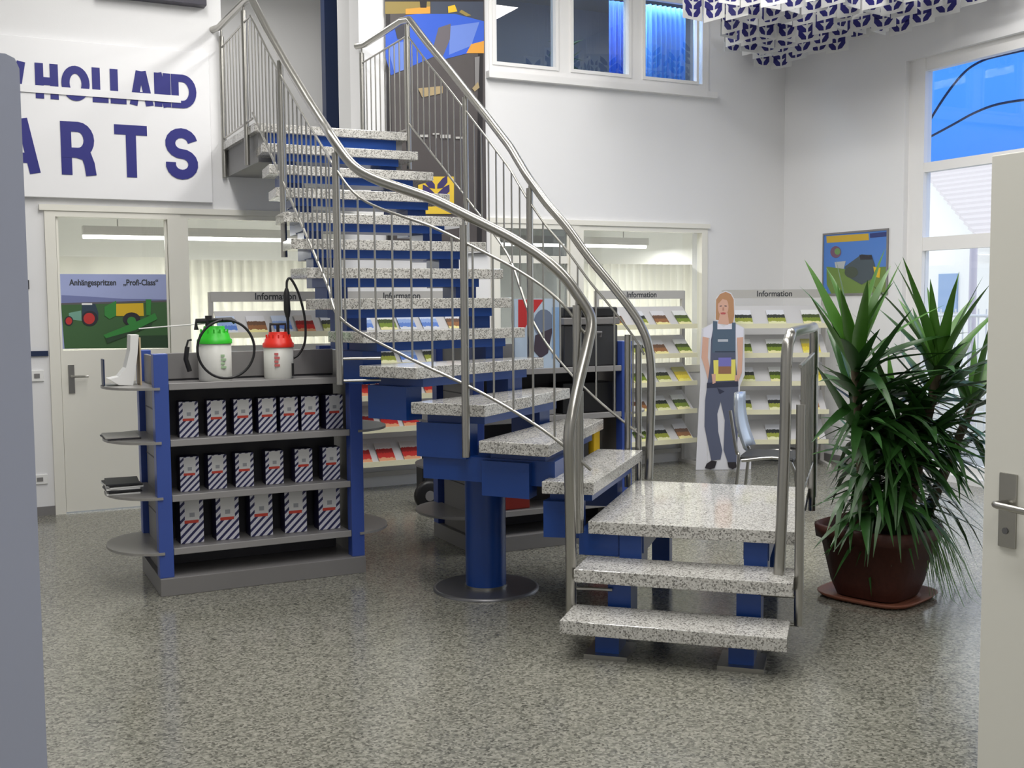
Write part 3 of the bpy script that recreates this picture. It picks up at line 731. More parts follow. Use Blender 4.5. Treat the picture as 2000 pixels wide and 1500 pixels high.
for (rk, rz, wd, where, tiers, seed) in [(r1, 0, 1.06, 'behind the sprayers', [0, 1], 1), (r2, 0, 1.06, 'behind the treads', [0, 1, 2, 3, 4], 2), (r3, 0, 1.0, 'beside the standee', range(5), 3), (r4, rz3, .98, 'across the corner', range(5), 4)]:
    rr_ = random.Random(seed)
    for t in tiers:
        n = {1: 5, 2: 5, 3: 4, 4: 3}[seed]
        for k in range(n):
            u = -wd / 2 + wd * (k + .5) / n + rr_.uniform(-.02, .02)
            if seed == 1: ci = [3, 1, 3, 5, 2][k] if t == 0 else rr_.choice([2, 3])
            elif seed == 2: ci = [3, 0, 3, 3, 1][k] if t == 0 else ([2, 2, 3, 2, 2][k] if t == 1 else 5)
            elif seed == 3: ci = [[1, 2, 1, 0], [0, 2, 1, 0], [2, 0, 2, 4], [3, 1, 2, 0], [2, 0, 2, 1]][t][k]
            else: ci = [[2, 2, 0], [0, 0, 4], [2, 0, 4], [2, 2, 1], [0, 2, 1]][t][k]
            big = seed == 4
            brochure(rk, rz, u, t, ci, .17 if big else .15, .20 if seed != 2 or t < 2 else .21, where, k, n, 'brochure' if ci != 5 else 'pack')

# ================================================================== ITEMS ON THE SECOND GONDOLA
GY = 6.40
def yb(name, x0, y0, x1, y1, Y, dep, m, label, cat, z=None, bev=.006):
    A, B = aty(x0, y1, Y), aty(x1, y0, Y); zb = z if z is not None else A.z; B.z = min(B.z, zb + .255)
    o = MB().box((A.x, Y, zb), (B.x, Y + dep, B.z)).build(name, m, bevel=bev); return tag(o, label, cat) if label else o
# black case on the top shelf
A = aty(1103, 735, GY); B = aty(1207, 598, GY)
cs = thing('tool_case', ((A.x + B.x) / 2, GY + .1, 1.181), 'black plastic tool case on the gondola under the stair', 'case')
wd, ht = (B.x - A.x), B.z - 1.185
MB().box((-wd / 2, -.10, 0), (wd / 2, .135, ht - .12)).build('case_body', blackm, cs, world=False, bevel=.012)
MB().box((-wd / 2 - .01, -.11, ht - .118), (wd / 2 + .01, .145, ht - .07)).build('case_rim', sgrey, cs, world=False, bevel=.006)
MB().box((-wd / 2, -.10, ht - .068), (wd / 2, .135, ht)).build('case_lid', black, cs, world=False, bevel=.012)
MB().tube([(-.06, -.115, ht - .2), (-.06, -.13, ht - .17), (.06, -.13, ht - .17), (.06, -.115, ht - .2)], .008, 8).build('handle', sgrey, cs, world=False)
# product poster card standing in front
A = aty(1010, 722, GY); B = aty(1097, 583, GY)
pc_ = thing('display_card', ((A.x + B.x) / 2, GY + .03, 1.181), 'pale blue display card with red corner on the gondola under the stair', 'display card')
MB().box((A.x, GY + .03, 1.181), (B.x, GY + .05, B.z)).build('card_panel', mat('pale_blue_card', sp(188, 206, 226), .4), pc_)
pxprint('card_print', [([(1012, 585), (1062, 585), (1040, 615), (1020, 650), (1012, 640)], mat('red_print', sp(196, 50, 52), .5)),
                       (ell(1062, 632, 20, 28), mat('grey_blue_print', sp(112, 124, 148), .5)), ([(1045, 655), (1080, 640), (1070, 690), (1055, 700), (1042, 685)], mat('dark_plum_print', sp(70, 60, 74), .5)),
                       (rectp(1078, 600, 1094, 700), mat('sky_print', sp(140, 176, 220), .5))], lambda x, y: aty(x, y, GY + .03), (0, -1, 0), pc_)
yb('storage_bin', 985, 955, 1035, 992, 6.42, .2, mat('dark_red_plastic', sp(150, 40, 28), .5), 'dark red bin on the lowest shelf under the stair', 'bin', .2555)
yb('storage_bin', 1158, 945, 1195, 985, 6.42, .2, mat('orange_red_plastic', sp(196, 66, 36), .5), 'orange red bin on the lowest shelf beside the landing', 'bin', .2555)
yb('parts_carton', 1160, 838, 1172, 882, 6.42, .2, yellow, 'narrow yellow carton on a shelf behind the treads', 'carton', .556)
yb('parts_carton', 1095, 800, 1150, 870, 6.44, .17, blackm, 'black carton on the shelf beside the yellow carton', 'carton', .556)
yb('parts_carton', 1030, 850, 1085, 910, 6.44, .17, sdark, 'dark grey carton on the shelf behind the winder treads', 'carton', .556)
yb('parts_carton', 1000, 760, 1085, 800, 6.44, .2, mat('silver_carton', sp(150, 150, 152), .4), 'silver carton on the upper middle shelf under the stair', 'carton', .866)
yb('parts_carton', 1100, 745, 1198, 812, 6.44, .17, black, 'wide black carton on the upper middle shelf under the stair', 'carton', .866)
# wheeled machine with cable
p = atz(852, 999, 0)
tr = thing('wheeled_trolley', (p.x, p.y + .1, 0), 'small black wheeled trolley standing beyond the blue column', 'trolley')
for dx, dy, r in ((-.03, -.02, .115), (.16, .05, .105)):
    wl = MB(frame((dx, dy, r + .002), (0, 0, 1), (1, 0, 0))).lathe([(r * .4, -.03), (r * .85, -.032), (r, -.02), (r, .02), (r * .85, .032), (r * .4, .03)], (0, 0, 0), 24).build('wheel', black, tr, world=False)
    MB(frame((dx, dy, r + .002), (0, 0, 1), (1, 0, 0))).lathe([(r * .35, -.035), (r * .35, .035)], (0, 0, 0), 14).build('hub', sgrey, wl, world=False)
MB().tube([(-.04, .05, .14), (-.04, .05, .52)], .014, 8).build('pole', black, tr, world=False)
MB().tube([(-.04, .0, .12), (.16, .06, .11)], .02, 8).build('axle', black, tr, world=False)
MB().box((-.03, .06, .11), (.16, .25, .34)).build('motor_box', blackm, tr, world=False, bevel=.02)
cb = [atz(x, y, .008) for x, y in ((845, 1003), (865, 1015), (885, 1027))]
tag(MB().tube(dens(cb, 6), .007, 8).build('power_cable', black), 'black power cable lying on the floor behind the blue column', 'cable')

# ================================================================== STANDEE AND CHAIR
KS = 10.42 / F; sb = Vector((6.395, 8.497, 0)); su = RT0.copy()
def s5(x, y): return (1340 + x * .2465, 560 + y * .2465)
def stand(px, py, w=0.0): return sb + su * ((px - 1395) * KS) + Vector((0, 0, max((920.5 - py) * KS, 0))) - FW0 * w
st = thing('cardboard_standee', sb, 'life-size cardboard standee of a person in grey dungarees holding a magazine', 'standee')
outl = [(75, 1460), (95, 1000), (108, 760), (104, 560), (118, 330), (200, 288), (222, 270), (228, 90), (262, 48), (305, 30), (350, 48), (376, 100), (380, 285), (455, 325), (462, 700), (425, 785), (412, 1195), (470, 1215), (520, 1300), (518, 1460)]
poly = [stand(*s5(x, y)) for x, y in outl]
MB().slab(poly[::-1], FW0 * .008).build('standee_board', mat('standee_white', sp(216, 216, 222), .5), st)
MB().slab([stand(1380, 920), stand(1380, 760), stand(1380, 920) + FW0 * .30], su * .006).build('rear_strut', white, st)
skin = mat('skin_print', sp(216, 172, 152), .5); hairm = mat('hair_print', sp(186, 140, 104), .5); jean = mat('grey_dungaree_print', sp(88, 94, 116), .55)
shirtm = mat('shirt_print', sp(226, 226, 238), .5); bibm = mat('bib_print', sp(84, 102, 122), .55); shoem = mat('shoe_print', sp(42, 38, 44), .5); darkp = mat('shade_print', sp(52, 56, 76), .5)
L5 = lambda pts: [s5(*p) for p in pts]
layers = [(L5([(228, 258), (230, 100), (260, 56), (305, 38), (345, 56), (369, 100), (374, 230), (362, 300), (335, 300), (250, 262)]), hairm),
          (L5([(262, 205), (322, 205), (335, 300), (245, 290)]), skin), (L5(ell(286, 158, 42, 74)), skin),
          (L5([(245, 90), (300, 60), (335, 100), (330, 150), (318, 105), (280, 95), (250, 130)]), hairm),
          (L5([(258, 148), (275, 146), (275, 153), (258, 155)]), darkp), (L5([(296, 146), (314, 148), (314, 155), (296, 153)]), darkp),
          (L5([(282, 160), (290, 160), (294, 185), (279, 185)]), mat('nose_print', sp(190, 138, 118), .5)),
          (L5([(262, 204), (286, 200), (310, 204), (300, 216), (272, 216)]), mat('lip_print', sp(190, 92, 92), .5)),
          (L5([(130, 330), (205, 286), (250, 290), (290, 315), (335, 292), (362, 288), (450, 325), (446, 398), (396, 404), (390, 600), (195, 600), (182, 405), (128, 395)]), shirtm),
          (L5([(124, 392), (172, 402), (166, 560), (188, 680), (226, 738), (216, 772), (170, 745), (148, 660), (116, 560)]), skin),
          (L5([(397, 402), (446, 398), (442, 560), (438, 680), (412, 748), (384, 745), (402, 660), (405, 560)]), skin),
          (L5([(205, 335), (385, 335), (388, 600), (408, 780), (414, 1000), (400, 1400), (330, 1400), (296, 1300), (304, 1060), (270, 912), (244, 1010), (252, 1150), (286, 1305), (272, 1376), (198, 1384), (142, 1110), (146, 900), (165, 760), (186, 600), (190, 420)]), jean),
          (L5([(205, 335), (385, 335), (386, 520), (200, 520)]), bibm), (L5([(205, 268), (240, 272), (240, 345), (205, 345)]), bibm), (L5([(356, 282), (385, 282), (385, 345), (356, 345)]), bibm),
          (L5(rectp(244, 414, 326, 434)), mat('bib_mark_print', sp(190, 196, 206), .5)), (L5(rectp(222, 510, 384, 516)), darkp), (L5([(240, 800), (300, 830), (262, 850)]), darkp),
          (L5([(160, 760), (408, 750), (410, 790), (158, 800)]), darkp),
          (L5([(210, 580), (385, 575), (388, 742), (215, 748)]), mat('magazine_yellow_print', sp(232, 222, 110), .5)), (L5([(250, 560), (352, 560), (352, 690), (250, 690)]), mat('magazine_blue_print', sp(120, 118, 190), .5)),
          (L5([(250, 630), (352, 630), (352, 690), (250, 690)]), mat('magazine_brown_print', sp(150, 110, 84), .5)),
          (L5([(196, 690), (228, 690), (228, 760), (205, 770)]), skin), (L5([(380, 700), (400, 700), (400, 750), (380, 748)]), skin),
          (L5([(145, 1445), (160, 1410), (198, 1384), (242, 1390), (225, 1445), (190, 1455)]), shoem), (L5([(326, 1400), (396, 1398), (402, 1440), (370, 1456), (336, 1440)]), shoem)]
pxprint('standee_print', layers, lambda x, y: stand(x, y), -FW0, st, .0008, .0004)

# chair with bright shell back (seen from behind and the side)
cp = atd(1506, 780, 8.3); ch = thing('visitor_chair', (cp.x, cp.y, 0), 'chair with a bright curved shell back beside the cardboard standee', 'chair', rz=math.radians(-138))
shellm = mat('silver_blue_shell', (0.50, 0.56, 0.66), .25, .6)
mb = MB(); n = 8
pts = []
for i in range(n + 1):
    t = i / n; z = .50 + .42 * t; back = -.20 - .07 * t - .03 * math.sin(t * 3)
    for k in range(9):
        s_ = (k - 4) / 4; wdt = .19 * (1 - .25 * t * t)
        pts.append((s_ * wdt, back + .05 * s_ * s_, z))
fs = [(i * 9 + k, i * 9 + k + 1, (i + 1) * 9 + k + 1, (i + 1) * 9 + k) for i in range(n) for k in range(8)]
o = mb.add(pts, fs, 0, True).build('backrest', shellm, ch, world=False); sm = o.modifiers.new('thickness', 'SOLIDIFY'); sm.thickness = .012
MB().prism([(-.21, -.20), (.21, -.20), (.23, .20), (-.23, .20)], .435, .465).build('seat', blackm, ch, world=False, bevel=.012)
for sx in (-1, 1):
    MB().tube(dens([(sx * .20, -.27, .80), (sx * .21, -.22, .50), (sx * .22, -.20, .44), (sx * .23, -.24, .0)], 5), .013, 8).build('leg', steel, ch, world=False)
    MB().tube(dens([(sx * .22, -.18, .43), (sx * .22, .18, .43), (sx * .23, .22, .0)], 5), .013, 8).build('leg', steel, ch, world=False)

# ================================================================== WALL SIGN, POSTERS, BANNER
sgn = thing('wall_sign', (.75, YW, 2.44), 'large white wall sign with blue NEW HOLLAND PARTS lettering', 'sign')
MB().box((-.42, YW - .05, 2.44), (1.855, YW - .001, 3.625)).build('sign_board', signw, sgn, bevel=.004)
SY = YW - .051
def glyphs(chars, z0, z1, sw):
    for ch_, x0, x1 in chars:
        W_, H_ = x1 - x0, z1 - z0; s = sw; h_ = s / 2; P = []
        if ch_ == 'H': P = [[(h_, 0), (h_, H_)], [(W_ - h_, 0), (W_ - h_, H_)], [(0, H_ * .5), (W_, H_ * .5)]]
        elif ch_ == 'O': P = [[(W_ / 2 + (W_ / 2 - h_) * math.cos(t * math.pi / 16), H_ / 2 + (H_ / 2 - h_) * math.sin(t * math.pi / 16)) for t in range(33)]]; P[0][-1] = P[0][0]
        elif ch_ == 'L': P = [[(h_, H_), (h_, h_), (W_, h_)]]
        elif ch_ == 'A': P = [[(h_, 0), (W_ / 2 - h_ * .3, H_)], [(W_ - h_, 0), (W_ / 2 + h_ * .3, H_)], [(W_ * .2, H_ * .28), (W_ * .8, H_ * .28)], [(W_ / 2 - s * .62, H_ - h_), (W_ / 2 + s * .62, H_ - h_)]]
        elif ch_ == 'N': P = [[(h_, 0), (h_, H_)], [(W_ - h_, 0), (W_ - h_, H_)], [(h_, H_), (W_ - h_, 0)]]
        elif ch_ == 'D': P = [[(h_, 0), (h_, H_)], [(0, H_ - h_), (W_ * .45, H_ - h_)] + [(W_ * .45 + (W_ * .55 - h_) * math.sin(t * math.pi / 12), H_ / 2 + (H_ / 2 - h_) * math.cos(t * math.pi / 12)) for t in range(1, 12)] + [(W_ * .45, h_), (0, h_)]]
        elif ch_ in 'PR':
            yb_ = H_ * .42
            P = [[(h_, 0), (h_, H_)], [(0, H_ - h_), (W_ * .5, H_ - h_)] + [(W_ * .5 + (W_ * .46 - h_) * math.sin(t * math.pi / 10), (H_ - h_ + yb_) / 2 + (H_ - h_ - yb_) / 2 * math.cos(t * math.pi / 10)) for t in range(1, 10)] + [(W_ * .5, yb_), (0, yb_)]]
            if ch_ == 'R': P.append([(W_ * .45, yb_), (W_ * .72, yb_ - .02), (W_ - h_ * 1.3, H_ * .22), (W_ - h_, 0)])
        elif ch_ == 'T': P = [[(0, H_ - h_), (W_, H_ - h_)], [(W_ / 2, 0), (W_ / 2, H_)]]
        elif ch_ == 'S':
            r1, r2 = W_ / 2 - h_, (H_ - s) / 4
            P = [[(W_ / 2 + r1 * math.cos(math.radians(t)), H_ - h_ - r2 + r2 * math.sin(math.radians(t))) for t in range(10, 271, 20)] + [(W_ / 2 + r1 * math.cos(math.radians(t)), h_ + r2 + r2 * math.sin(math.radians(t))) for t in range(70, -191, -20)]]
        elif ch_ == 'W': P = [[(h_, H_), (W_ * .3, 0)], [(W_ * .3, 0), (W_ * .5, H_ * .8)], [(W_ * .5, H_ * .8), (W_ * .7, 0)], [(W_ * .7, 0), (W_ - h_, H_)]]
        elif ch_ == 'E': P = [[(h_, 0), (h_, H_)], [(0, h_), (W_, h_)], [(0, H_ / 2), (W_ * .9, H_ / 2)], [(0, H_ - h_), (W_, H_ - h_)]]
        mb = MB(frame((x0, SY, z0), (1, 0, 0), (0, 0, 1)))
        for k, q in enumerate(strokes(P, s)): mb.slab([(p.x, p.y, 0) for p in q], (0, 0, .003 + .00012 * k))
        mb.build('sign_letter', inkb, sgn)
X_ = lambda px, py: aty(px, py, SY).x
zt_, zb_ = aty(90, 124, SY).z, aty(90, 193, SY).z
glyphs([(c, X_(a, 165), X_(b, 165)) for c, a, b in [('H', 69, 114), ('O', 120, 175), ('L', 180, 211), ('L', 215, 246), ('A', 252, 299), ('N', 301, 333), ('D', 334, 383), ('W', -22, 51), ('E', -68, -32), ('N', -128, -80)]], zb_, zt_, .058)
zz = lambda f: zb_ + (zt_ - zb_) * f
MB().box((X_(-130, 165), SY - .0105, zz(.15)), (X_(352, 165), SY - .0085, zz(.36))).build('white_stripe', signw, sgn)
zt_, zb_ = aty(150, 238, SY).z, aty(150, 342, SY).z
glyphs([(c, X_(a, 290), X_(b, 290)) for c, a, b in [('A', 4, 78), ('R', 119, 187), ('T', 224, 288), ('S', 323, 386), ('P', -90, -28)]], zb_, zt_, .076)

# dark framed box above the sign
dk = thing('wall_display_box', (1.45, YW, 3.95), 'dark framed display box high above the wall sign', 'display box')
MB().box((1.02, YW - .10, 3.985), (1.84, YW - .001, 4.5)).build('box_body', mat('charcoal_frame', sp(60, 58, 70), .4), dk, bevel=.004)
MB().box((1.06, YW - .104, 4.03), (1.80, YW - .099, 4.46)).build('box_front', mat('smoked_front', sp(120, 124, 118), .2), dk)

# sprayer poster on the glazed door
PY = YW + .018
po = thing('door_poster', (1.08, PY, 1.29), 'poster of a tractor with field sprayer on the glazed door', 'poster')
A, B = aty(119, 682, PY), aty(338, 536, PY)
MB().box((.69, PY - .006, 1.285), (1.483, PY - .001, B.z)).build('poster_panel', mat('poster_sky', sp(168, 178, 222), .4), po)
z5 = lambda pts: [(x * .24, 400 + y * .24) for x, y in pts]
fieldg = mat('field_print', sp(66, 104, 62), .5); fieldd = mat('dark_field_print', sp(46, 72, 48), .5); hills = mat('hill_print', sp(122, 130, 178), .5); tyre = mat('tyre_print', sp(46, 44, 52), .5)
boomg = mat('boom_green_print', sp(58, 140, 64), .5); rimr = mat('rim_red_print', sp(198, 56, 54), .5); cabm = mat('cab_print', sp(46, 66, 84), .5)
lay = [(z5([(500, 735), (700, 745), (1000, 765), (1405, 770), (1405, 820), (500, 820)]), hills), (z5([(497, 800), (1405, 775), (1410, 800), (497, 830)]), mat('treeline_print', sp(96, 92, 96), .5)),
       (z5([(497, 815), (1408, 790), (1412, 1165), (525, 1170)]), fieldg), (z5([(1130, 1065), (1412, 1060), (1412, 1165), (1150, 1165)]), fieldd),
       (z5([(560, 880), (660, 860), (665, 945), (560, 930)]), mat('bonnet_print', sp(120, 168, 150), .5)), (z5([(668, 808), (775, 808), (800, 880), (800, 940), (665, 940)]), cabm), (z5([(665, 800), (750, 800), (750, 815), (665, 815)]), white),
       (z5(ell(560, 945, 36, 40)), tyre), (z5(ell(560, 945, 26, 30)), rimr), (z5(ell(730, 925, 66, 62)), tyre), (z5(ell(725, 925, 46, 46)), rimr),
       (z5([(850, 830), (945, 780), (950, 900), (890, 930), (850, 900)]), boomg), (z5([(945, 805), (1165, 800), (1170, 905), (945, 905)]), yellow), (z5(ell(1070, 930, 70, 55)), tyre), (z5(ell(1070, 945, 36, 34)), boomg),
       (z5([(1185, 770), (1230, 770), (1225, 900), (1190, 900)]), boomg), (z5([(840, 1060), (1180, 920), (1260, 880), (1280, 930), (1100, 1020), (860, 1085)]), boomg), (z5([(860, 1085), (1100, 1020), (1240, 960), (1230, 985), (1000, 1080), (870, 1130)]), fieldd)]
pxprint('poster_print', lay, lambda x, y: aty(x, y, PY - .006), (0, -1, 0), po)
A, B = aty(136, 557, PY - .02), aty(320, 557, PY)
mb = MB(frame((A.x, PY - .0075, A.z), (1, 0, 0), (0, 0, 1))); text_poly('Anh\u00e4ngespritzen', .064, mb, (0, 0), .80, .0016); mb.build('poster_lettering', inkd, po)
mb = MB(frame((A.x + .395, PY - .0075, A.z), (1, 0, 0), (0, 0, 1))); text_poly('\u201eProfi-Class\u201c', .064, mb, (0, 0), .80, .0016); mb.build('poster_lettering', inkd, po)

# tractor poster on the right wall
PX = XR - .012
pr = thing('tractor_poster', (XR, 8.1, 1.68), 'framed tractor poster with yellow title bar on the wall above the plant', 'poster')
MB().box((PX, 7.695, 1.675), (XR - .001, 8.545, 2.27)).build('poster_panel', mat('poster_blue', sp(78, 128, 206), .4), pr)
for y0, y1, z0, z1 in ((7.685, 8.555, 2.262, 2.28), (7.685, 8.555, 1.665, 1.68), (7.685, 7.70, 1.68, 2.262), (8.54, 8.555, 1.68, 2.262)):
    MB().box((PX - .006, y0, z0), (XR - .001, y1, z1)).build('poster_frame', sgrey, pr)
zz7 = lambda pts: [(1560 + x * .22, 380 + y * .22) for x, y in pts]
lay = [(zz7([(245, 370), (620, 345), (625, 405), (250, 430)]), mat('title_yellow_print', sp(206, 170, 52), .5)), (zz7([(632, 345), (780, 330), (780, 372), (634, 385)]), mat('title_blue_print', sp(46, 60, 120), .5)),
       (zz7([(248, 640), (420, 660), (600, 650), (780, 640), (785, 870), (290, 880), (250, 800)]), mat('meadow_print', sp(110, 138, 66), .5)),
       (zz7(ell(330, 510, 48, 52)), mat('badge_print', sp(120, 84, 110), .5)), (zz7(ell(345, 505, 26, 30)), mat('badge_inner_print', sp(110, 150, 90), .5)),
       (zz7([(320, 600), (420, 590), (400, 660), (330, 650)]), mat('cloud_print', sp(180, 186, 190), .5)),
       (zz7([(410, 640), (520, 560), (560, 530), (650, 540), (670, 600), (700, 720), (560, 800), (420, 720)]), mat('machine_print', sp(72, 84, 92), .5)), (zz7([(540, 535), (650, 535), (660, 575), (550, 580)]), tyre),
       (zz7([(665, 640), (730, 650), (720, 740), (680, 730)]), yellow), (zz7(ell(470, 690, 60, 50)), mat('dull_tyre_print', sp(70, 80, 66), .5))]
pxprint('poster_print', lay, lambda x, y: atx(x, y, PX), (-1, 0, 0), pr)

# tall machine banner beside the gallery opening
BY = YW - .03
bn = thing('machine_banner', (3.83, BY, 2.07), 'tall dark banner with a blue and yellow machine beside the upper window', 'banner')
MB().box((3.375, BY - .004, 2.07), (4.305, BY, 4.75)).build('banner_sheet', mat('banner_dark', sp(88, 82, 82), .45, var=.4, bscale=4), bn)
MB().tube([(3.36, BY, 2.07), (4.32, BY, 2.07)], .012, 8).build('banner_rod', steeld, bn)
nb = lambda pts: [(680 + x * .16, y * .16) for x, y in pts]
blu2 = mat('machine_blue_print', sp(44, 92, 206), .45); blu3 = mat('machine_light_blue_print', sp(104, 134, 214), .45); orange = mat('machine_orange_print', sp(226, 158, 56), .45); black_p = mat('banner_black_print', sp(28, 24, 28), .5); olive = mat('banner_olive_print', sp(150, 130, 66), .5)
lay = [([(935, -120), (945, -120), (941, 493), (931, 493)], black_p), ([(752, -120), (760, -120), (768, 493), (758, 493)], black_p),
       (nb([(450, 0), (1000, 0), (1000, 160), (450, 170)]), olive), (nb([(450, -200), (1650, -200), (1650, 20), (450, 20)]), black_p), (nb([(1010, 20), (1650, 20), (1650, 260), (1010, 200)]), mat('banner_slate_print', sp(62, 70, 88), .5)),
       (nb([(700, 110), (1000, 80), (1000, 165), (700, 175)]), orange), (nb([(870, 0), (960, 0), (955, 95), (880, 95)]), black_p),
       (nb([(455, 330), (700, 190), (850, 170), (1300, 170), (1655, 260), (1655, 620), (1420, 660), (1150, 730), (1050, 690), (520, 920), (455, 700)]), blu2),
       (nb([(1240, 320), (1600, 270), (1500, 560), (1230, 670)]), blu3), (nb([(1100, 340), (1250, 290), (1240, 480), (1150, 700), (1020, 640)]), mat('machine_grey_print', sp(104, 98, 104), .5)),
       (nb([(1440, 650), (1500, 540), (1655, 500), (1655, 650)]), orange), (nb([(1215, 80), (1300, 60), (1330, 140), (1220, 160)]), yellow), (nb([(1380, 120), (1500, 190), (1440, 200), (1350, 150)]), olive),
       (nb([(560, 320), (740, 250), (740, 470), (600, 480)]), mat('machine_shadow_print', sp(58, 56, 64), .5)), (nb([(480, 560), (700, 500), (740, 830), (560, 900)]), blu3),
       (nb([(1540, 700), (1600, 690), (1590, 1050), (1545, 1050)]), sgrey), (nb([(850, 1080), (1150, 1050), (1150, 1140), (900, 1190)]), mat('banner_gold_print', sp(170, 150, 112), .5)),
       (nb([(1510, 1080), (1580, 1000), (1600, 1070), (1540, 1120)]), mat('banner_gold_print', sp(170, 150, 112), .5)),
       (rectp(816, 345, 886, 418), mat('logo_yellow_print', sp(232, 196, 60), .5))]
def leafmark(cx, cy, sx, sy):
    """emblem: upright leaf of three pairs of blades"""
    out = []
    for k in range(3):
        y0 = cy + sy * (.80 - .62 * k); wd = sx * (.72 + .14 * (k == 1))
        for s in (-1, 1):
            out.append([(cx + s * sx * .07, y0), (cx + s * sx * .09, y0 - sy * .30), (cx + s * wd * .58, y0 - sy * .72), (cx + s * wd, y0 - sy * .92), (cx + s * wd * 1.02, y0 - sy * .44), (cx + s * wd * .62, y0 - sy * .06)])
    return out
for q in leafmark(851, 381, 30, 28): lay.append((q, mat('emblem_navy_print', sp(60, 50, 104), .5)))
pxprint('banner_print', lay, lambda x, y: aty(x, y, BY - .004), (0, -1, 0), bn, .0006, .0004)
for x0, y0, x1, y1 in ((820, 263, 836, 268), (845, 260, 858, 263), (850, 263, 853, 270), (860, 263, 868, 270), (870, 263, 880, 270), (890, 267, 903, 271)):
    pxprint('banner_mark', [(rectp(x0, y0, x1, y1), sgrey2)], lambda x, y: aty(x, y, BY - .0165), (0, -1, 0), bn)

# ================================================================== HANGING EMBLEM CARDS
cardw = mat('card_white', sp(236, 236, 234), .5); cardb = mat('emblem_blue', sp(40, 38, 118), .5)
cw = .235
cm = MB().box((-cw / 2, -.0015, 0), (cw / 2, .0015, .27)).build('hanging_card', cardw)
em = MB()
for sgn_ in (-1, 1):
    for q in leafmark(0, 0, .122, .105):
        pts = [(x * 1.0, sgn_ * .0022, 0.106 - y * 1.0) for x, y in q]
        em.face(pts if sgn_ < 0 else pts[::-1])
emo = em.build('leaf_emblem', cardb, cm, world=False)
stt = MB().tube([(0, 0, .27), (0, 0, 1.13)], .0015, 5).build('hanging_thread', white, cm, world=False)
CG = 'emblem cards hung from the ceiling'; CL = 'white card with blue leaf emblem hung from the ceiling by the window corner'
first = True; cnt = 0
rc = random.Random(3)
ux, uy = Vector((.7071, -.7071, 0)), Vector((.7071, .7071, 0))
for row in range(7):
    X0 = 7.50 - row * .268
    y = 7.80 + .817 * (X0 - 5.83)
    while y > 4.5:
        p = Vector((X0 + rc.uniform(-.03, .03), y + (row % 2) * -.12 + rc.uniform(-.02, .02), 0)); z = 3.995 + rc.uniform(-.045, .03)
        x, yy = proj((p.x, p.y, z)); y -= .262
        if yy < -8 or x > 1990 or p.y > 9.0: continue
        for turn in ((0, 1) if rc.random() < .4 else (0,)):
            if first: o = cm; first = False
            else: o = copy_tree(cm)
            q = p + (Vector((-.134, .125, .02)) if turn else Vector((0, 0, 0)))
            o.location = (q.x, q.y, z + q.z); o.rotation_euler = (0, 0, math.radians(-76 + rc.uniform(-8, 8) + 84 * turn))
            tag(o, CL, 'card', CG); cnt += 1

# ================================================================== PLANTER
pd = 5.93
pctr = Vector((4.43, 4.42, 0))
pl = thing('potted_yucca', pctr, 'large brown pot of tall spiky yuccas beside the stair landing', 'potted plant')
ang = math.radians(18)
potm = Matrix.Rotation(ang, 4, 'Z')
rotf = lambda p: (potm @ p)
MB(rotf).lathe([(.21, .0), (.255, .008), (.275, .03), (.265, .03), (.20, .012)], (0, 0, .0), 32, sq=4).build('saucer', saucerm, pl, world=False)
MB(rotf).lathe([(.185, .02), (.215, .10), (.262, .33), (.285, .335), (.292, .40), (.275, .405), (.262, .36), (.25, .34)], (0, 0, .0), 32, sq=4).build('pot', terracotta, pl, world=False)
MB(rotf).lathe([(.258, .335), (.2, .35), (.001, .36)], (0, 0, 0), 32, sq=4).build('soil', soilm, pl, world=False)
def leaf_mesh(name, L, wd, droop, m, seg=8, fold=.25):
    vs = []; fs = []
    for i in range(seg + 1):
        t = i / seg
        ww = wd * (0.45 + 1.9 * t * (1 - t) ** .6 if t < .35 else (1 - t) ** .75 * 1.28) * .5 * 1.0
        ww = max(ww, .0008); x = L * (t - droop * .16 * t * t); z = -droop * L * .62 * t * t
        vs += [(x, -ww, z + ww * fold), (x, 0, z), (x, ww, z + ww * fold)]
    for i in range(seg):
        for k in range(2): fs.append((i * 3 + k, (i + 1) * 3 + k, (i + 1) * 3 + k + 1, i * 3 + k + 1))
    me = bpy.data.meshes.new(name); me.from_pydata(vs, [], fs); me.materials.append(m)
    for p in me.polygons: p.use_smooth = True
    return me
LMU = [leaf_mesh('leaf', .64, .085, d, leaf2) for d in (.05, .2, .35)]
LMM = [leaf_mesh('leaf', .60, .078, d, leafm) for d in (.12, .4, .75)]
LMD = [leaf_mesh('leaf', .56, .070, d, leafm) for d in (.35, .75, 1.2)]
def add_leaf(me, p, az, el, sc, parent):
    if parent is not None and parent.name.startswith('stem'):
        for _ in range(8):      # leaves keep clear of the stair guard
            tip = Vector(p) + Vector((math.cos(az), math.sin(az), 0)) * (.55 * sc * max(math.cos(el), .3))
            if (tip - (p3 + E2)).dot(E2) > .035: break
            az = rp.uniform(0, 6.283)
    o = bpy.data.objects.new('leaf', me); COL.objects.link(o); o.parent = parent
    o.location = Vector(p) - parent_loc(parent); o.rotation_mode = 'XYZ'
    o.rotation_euler = (rp.uniform(-.4, .4), -el, az); o.scale = (sc, sc, sc)
rp = random.Random(11)
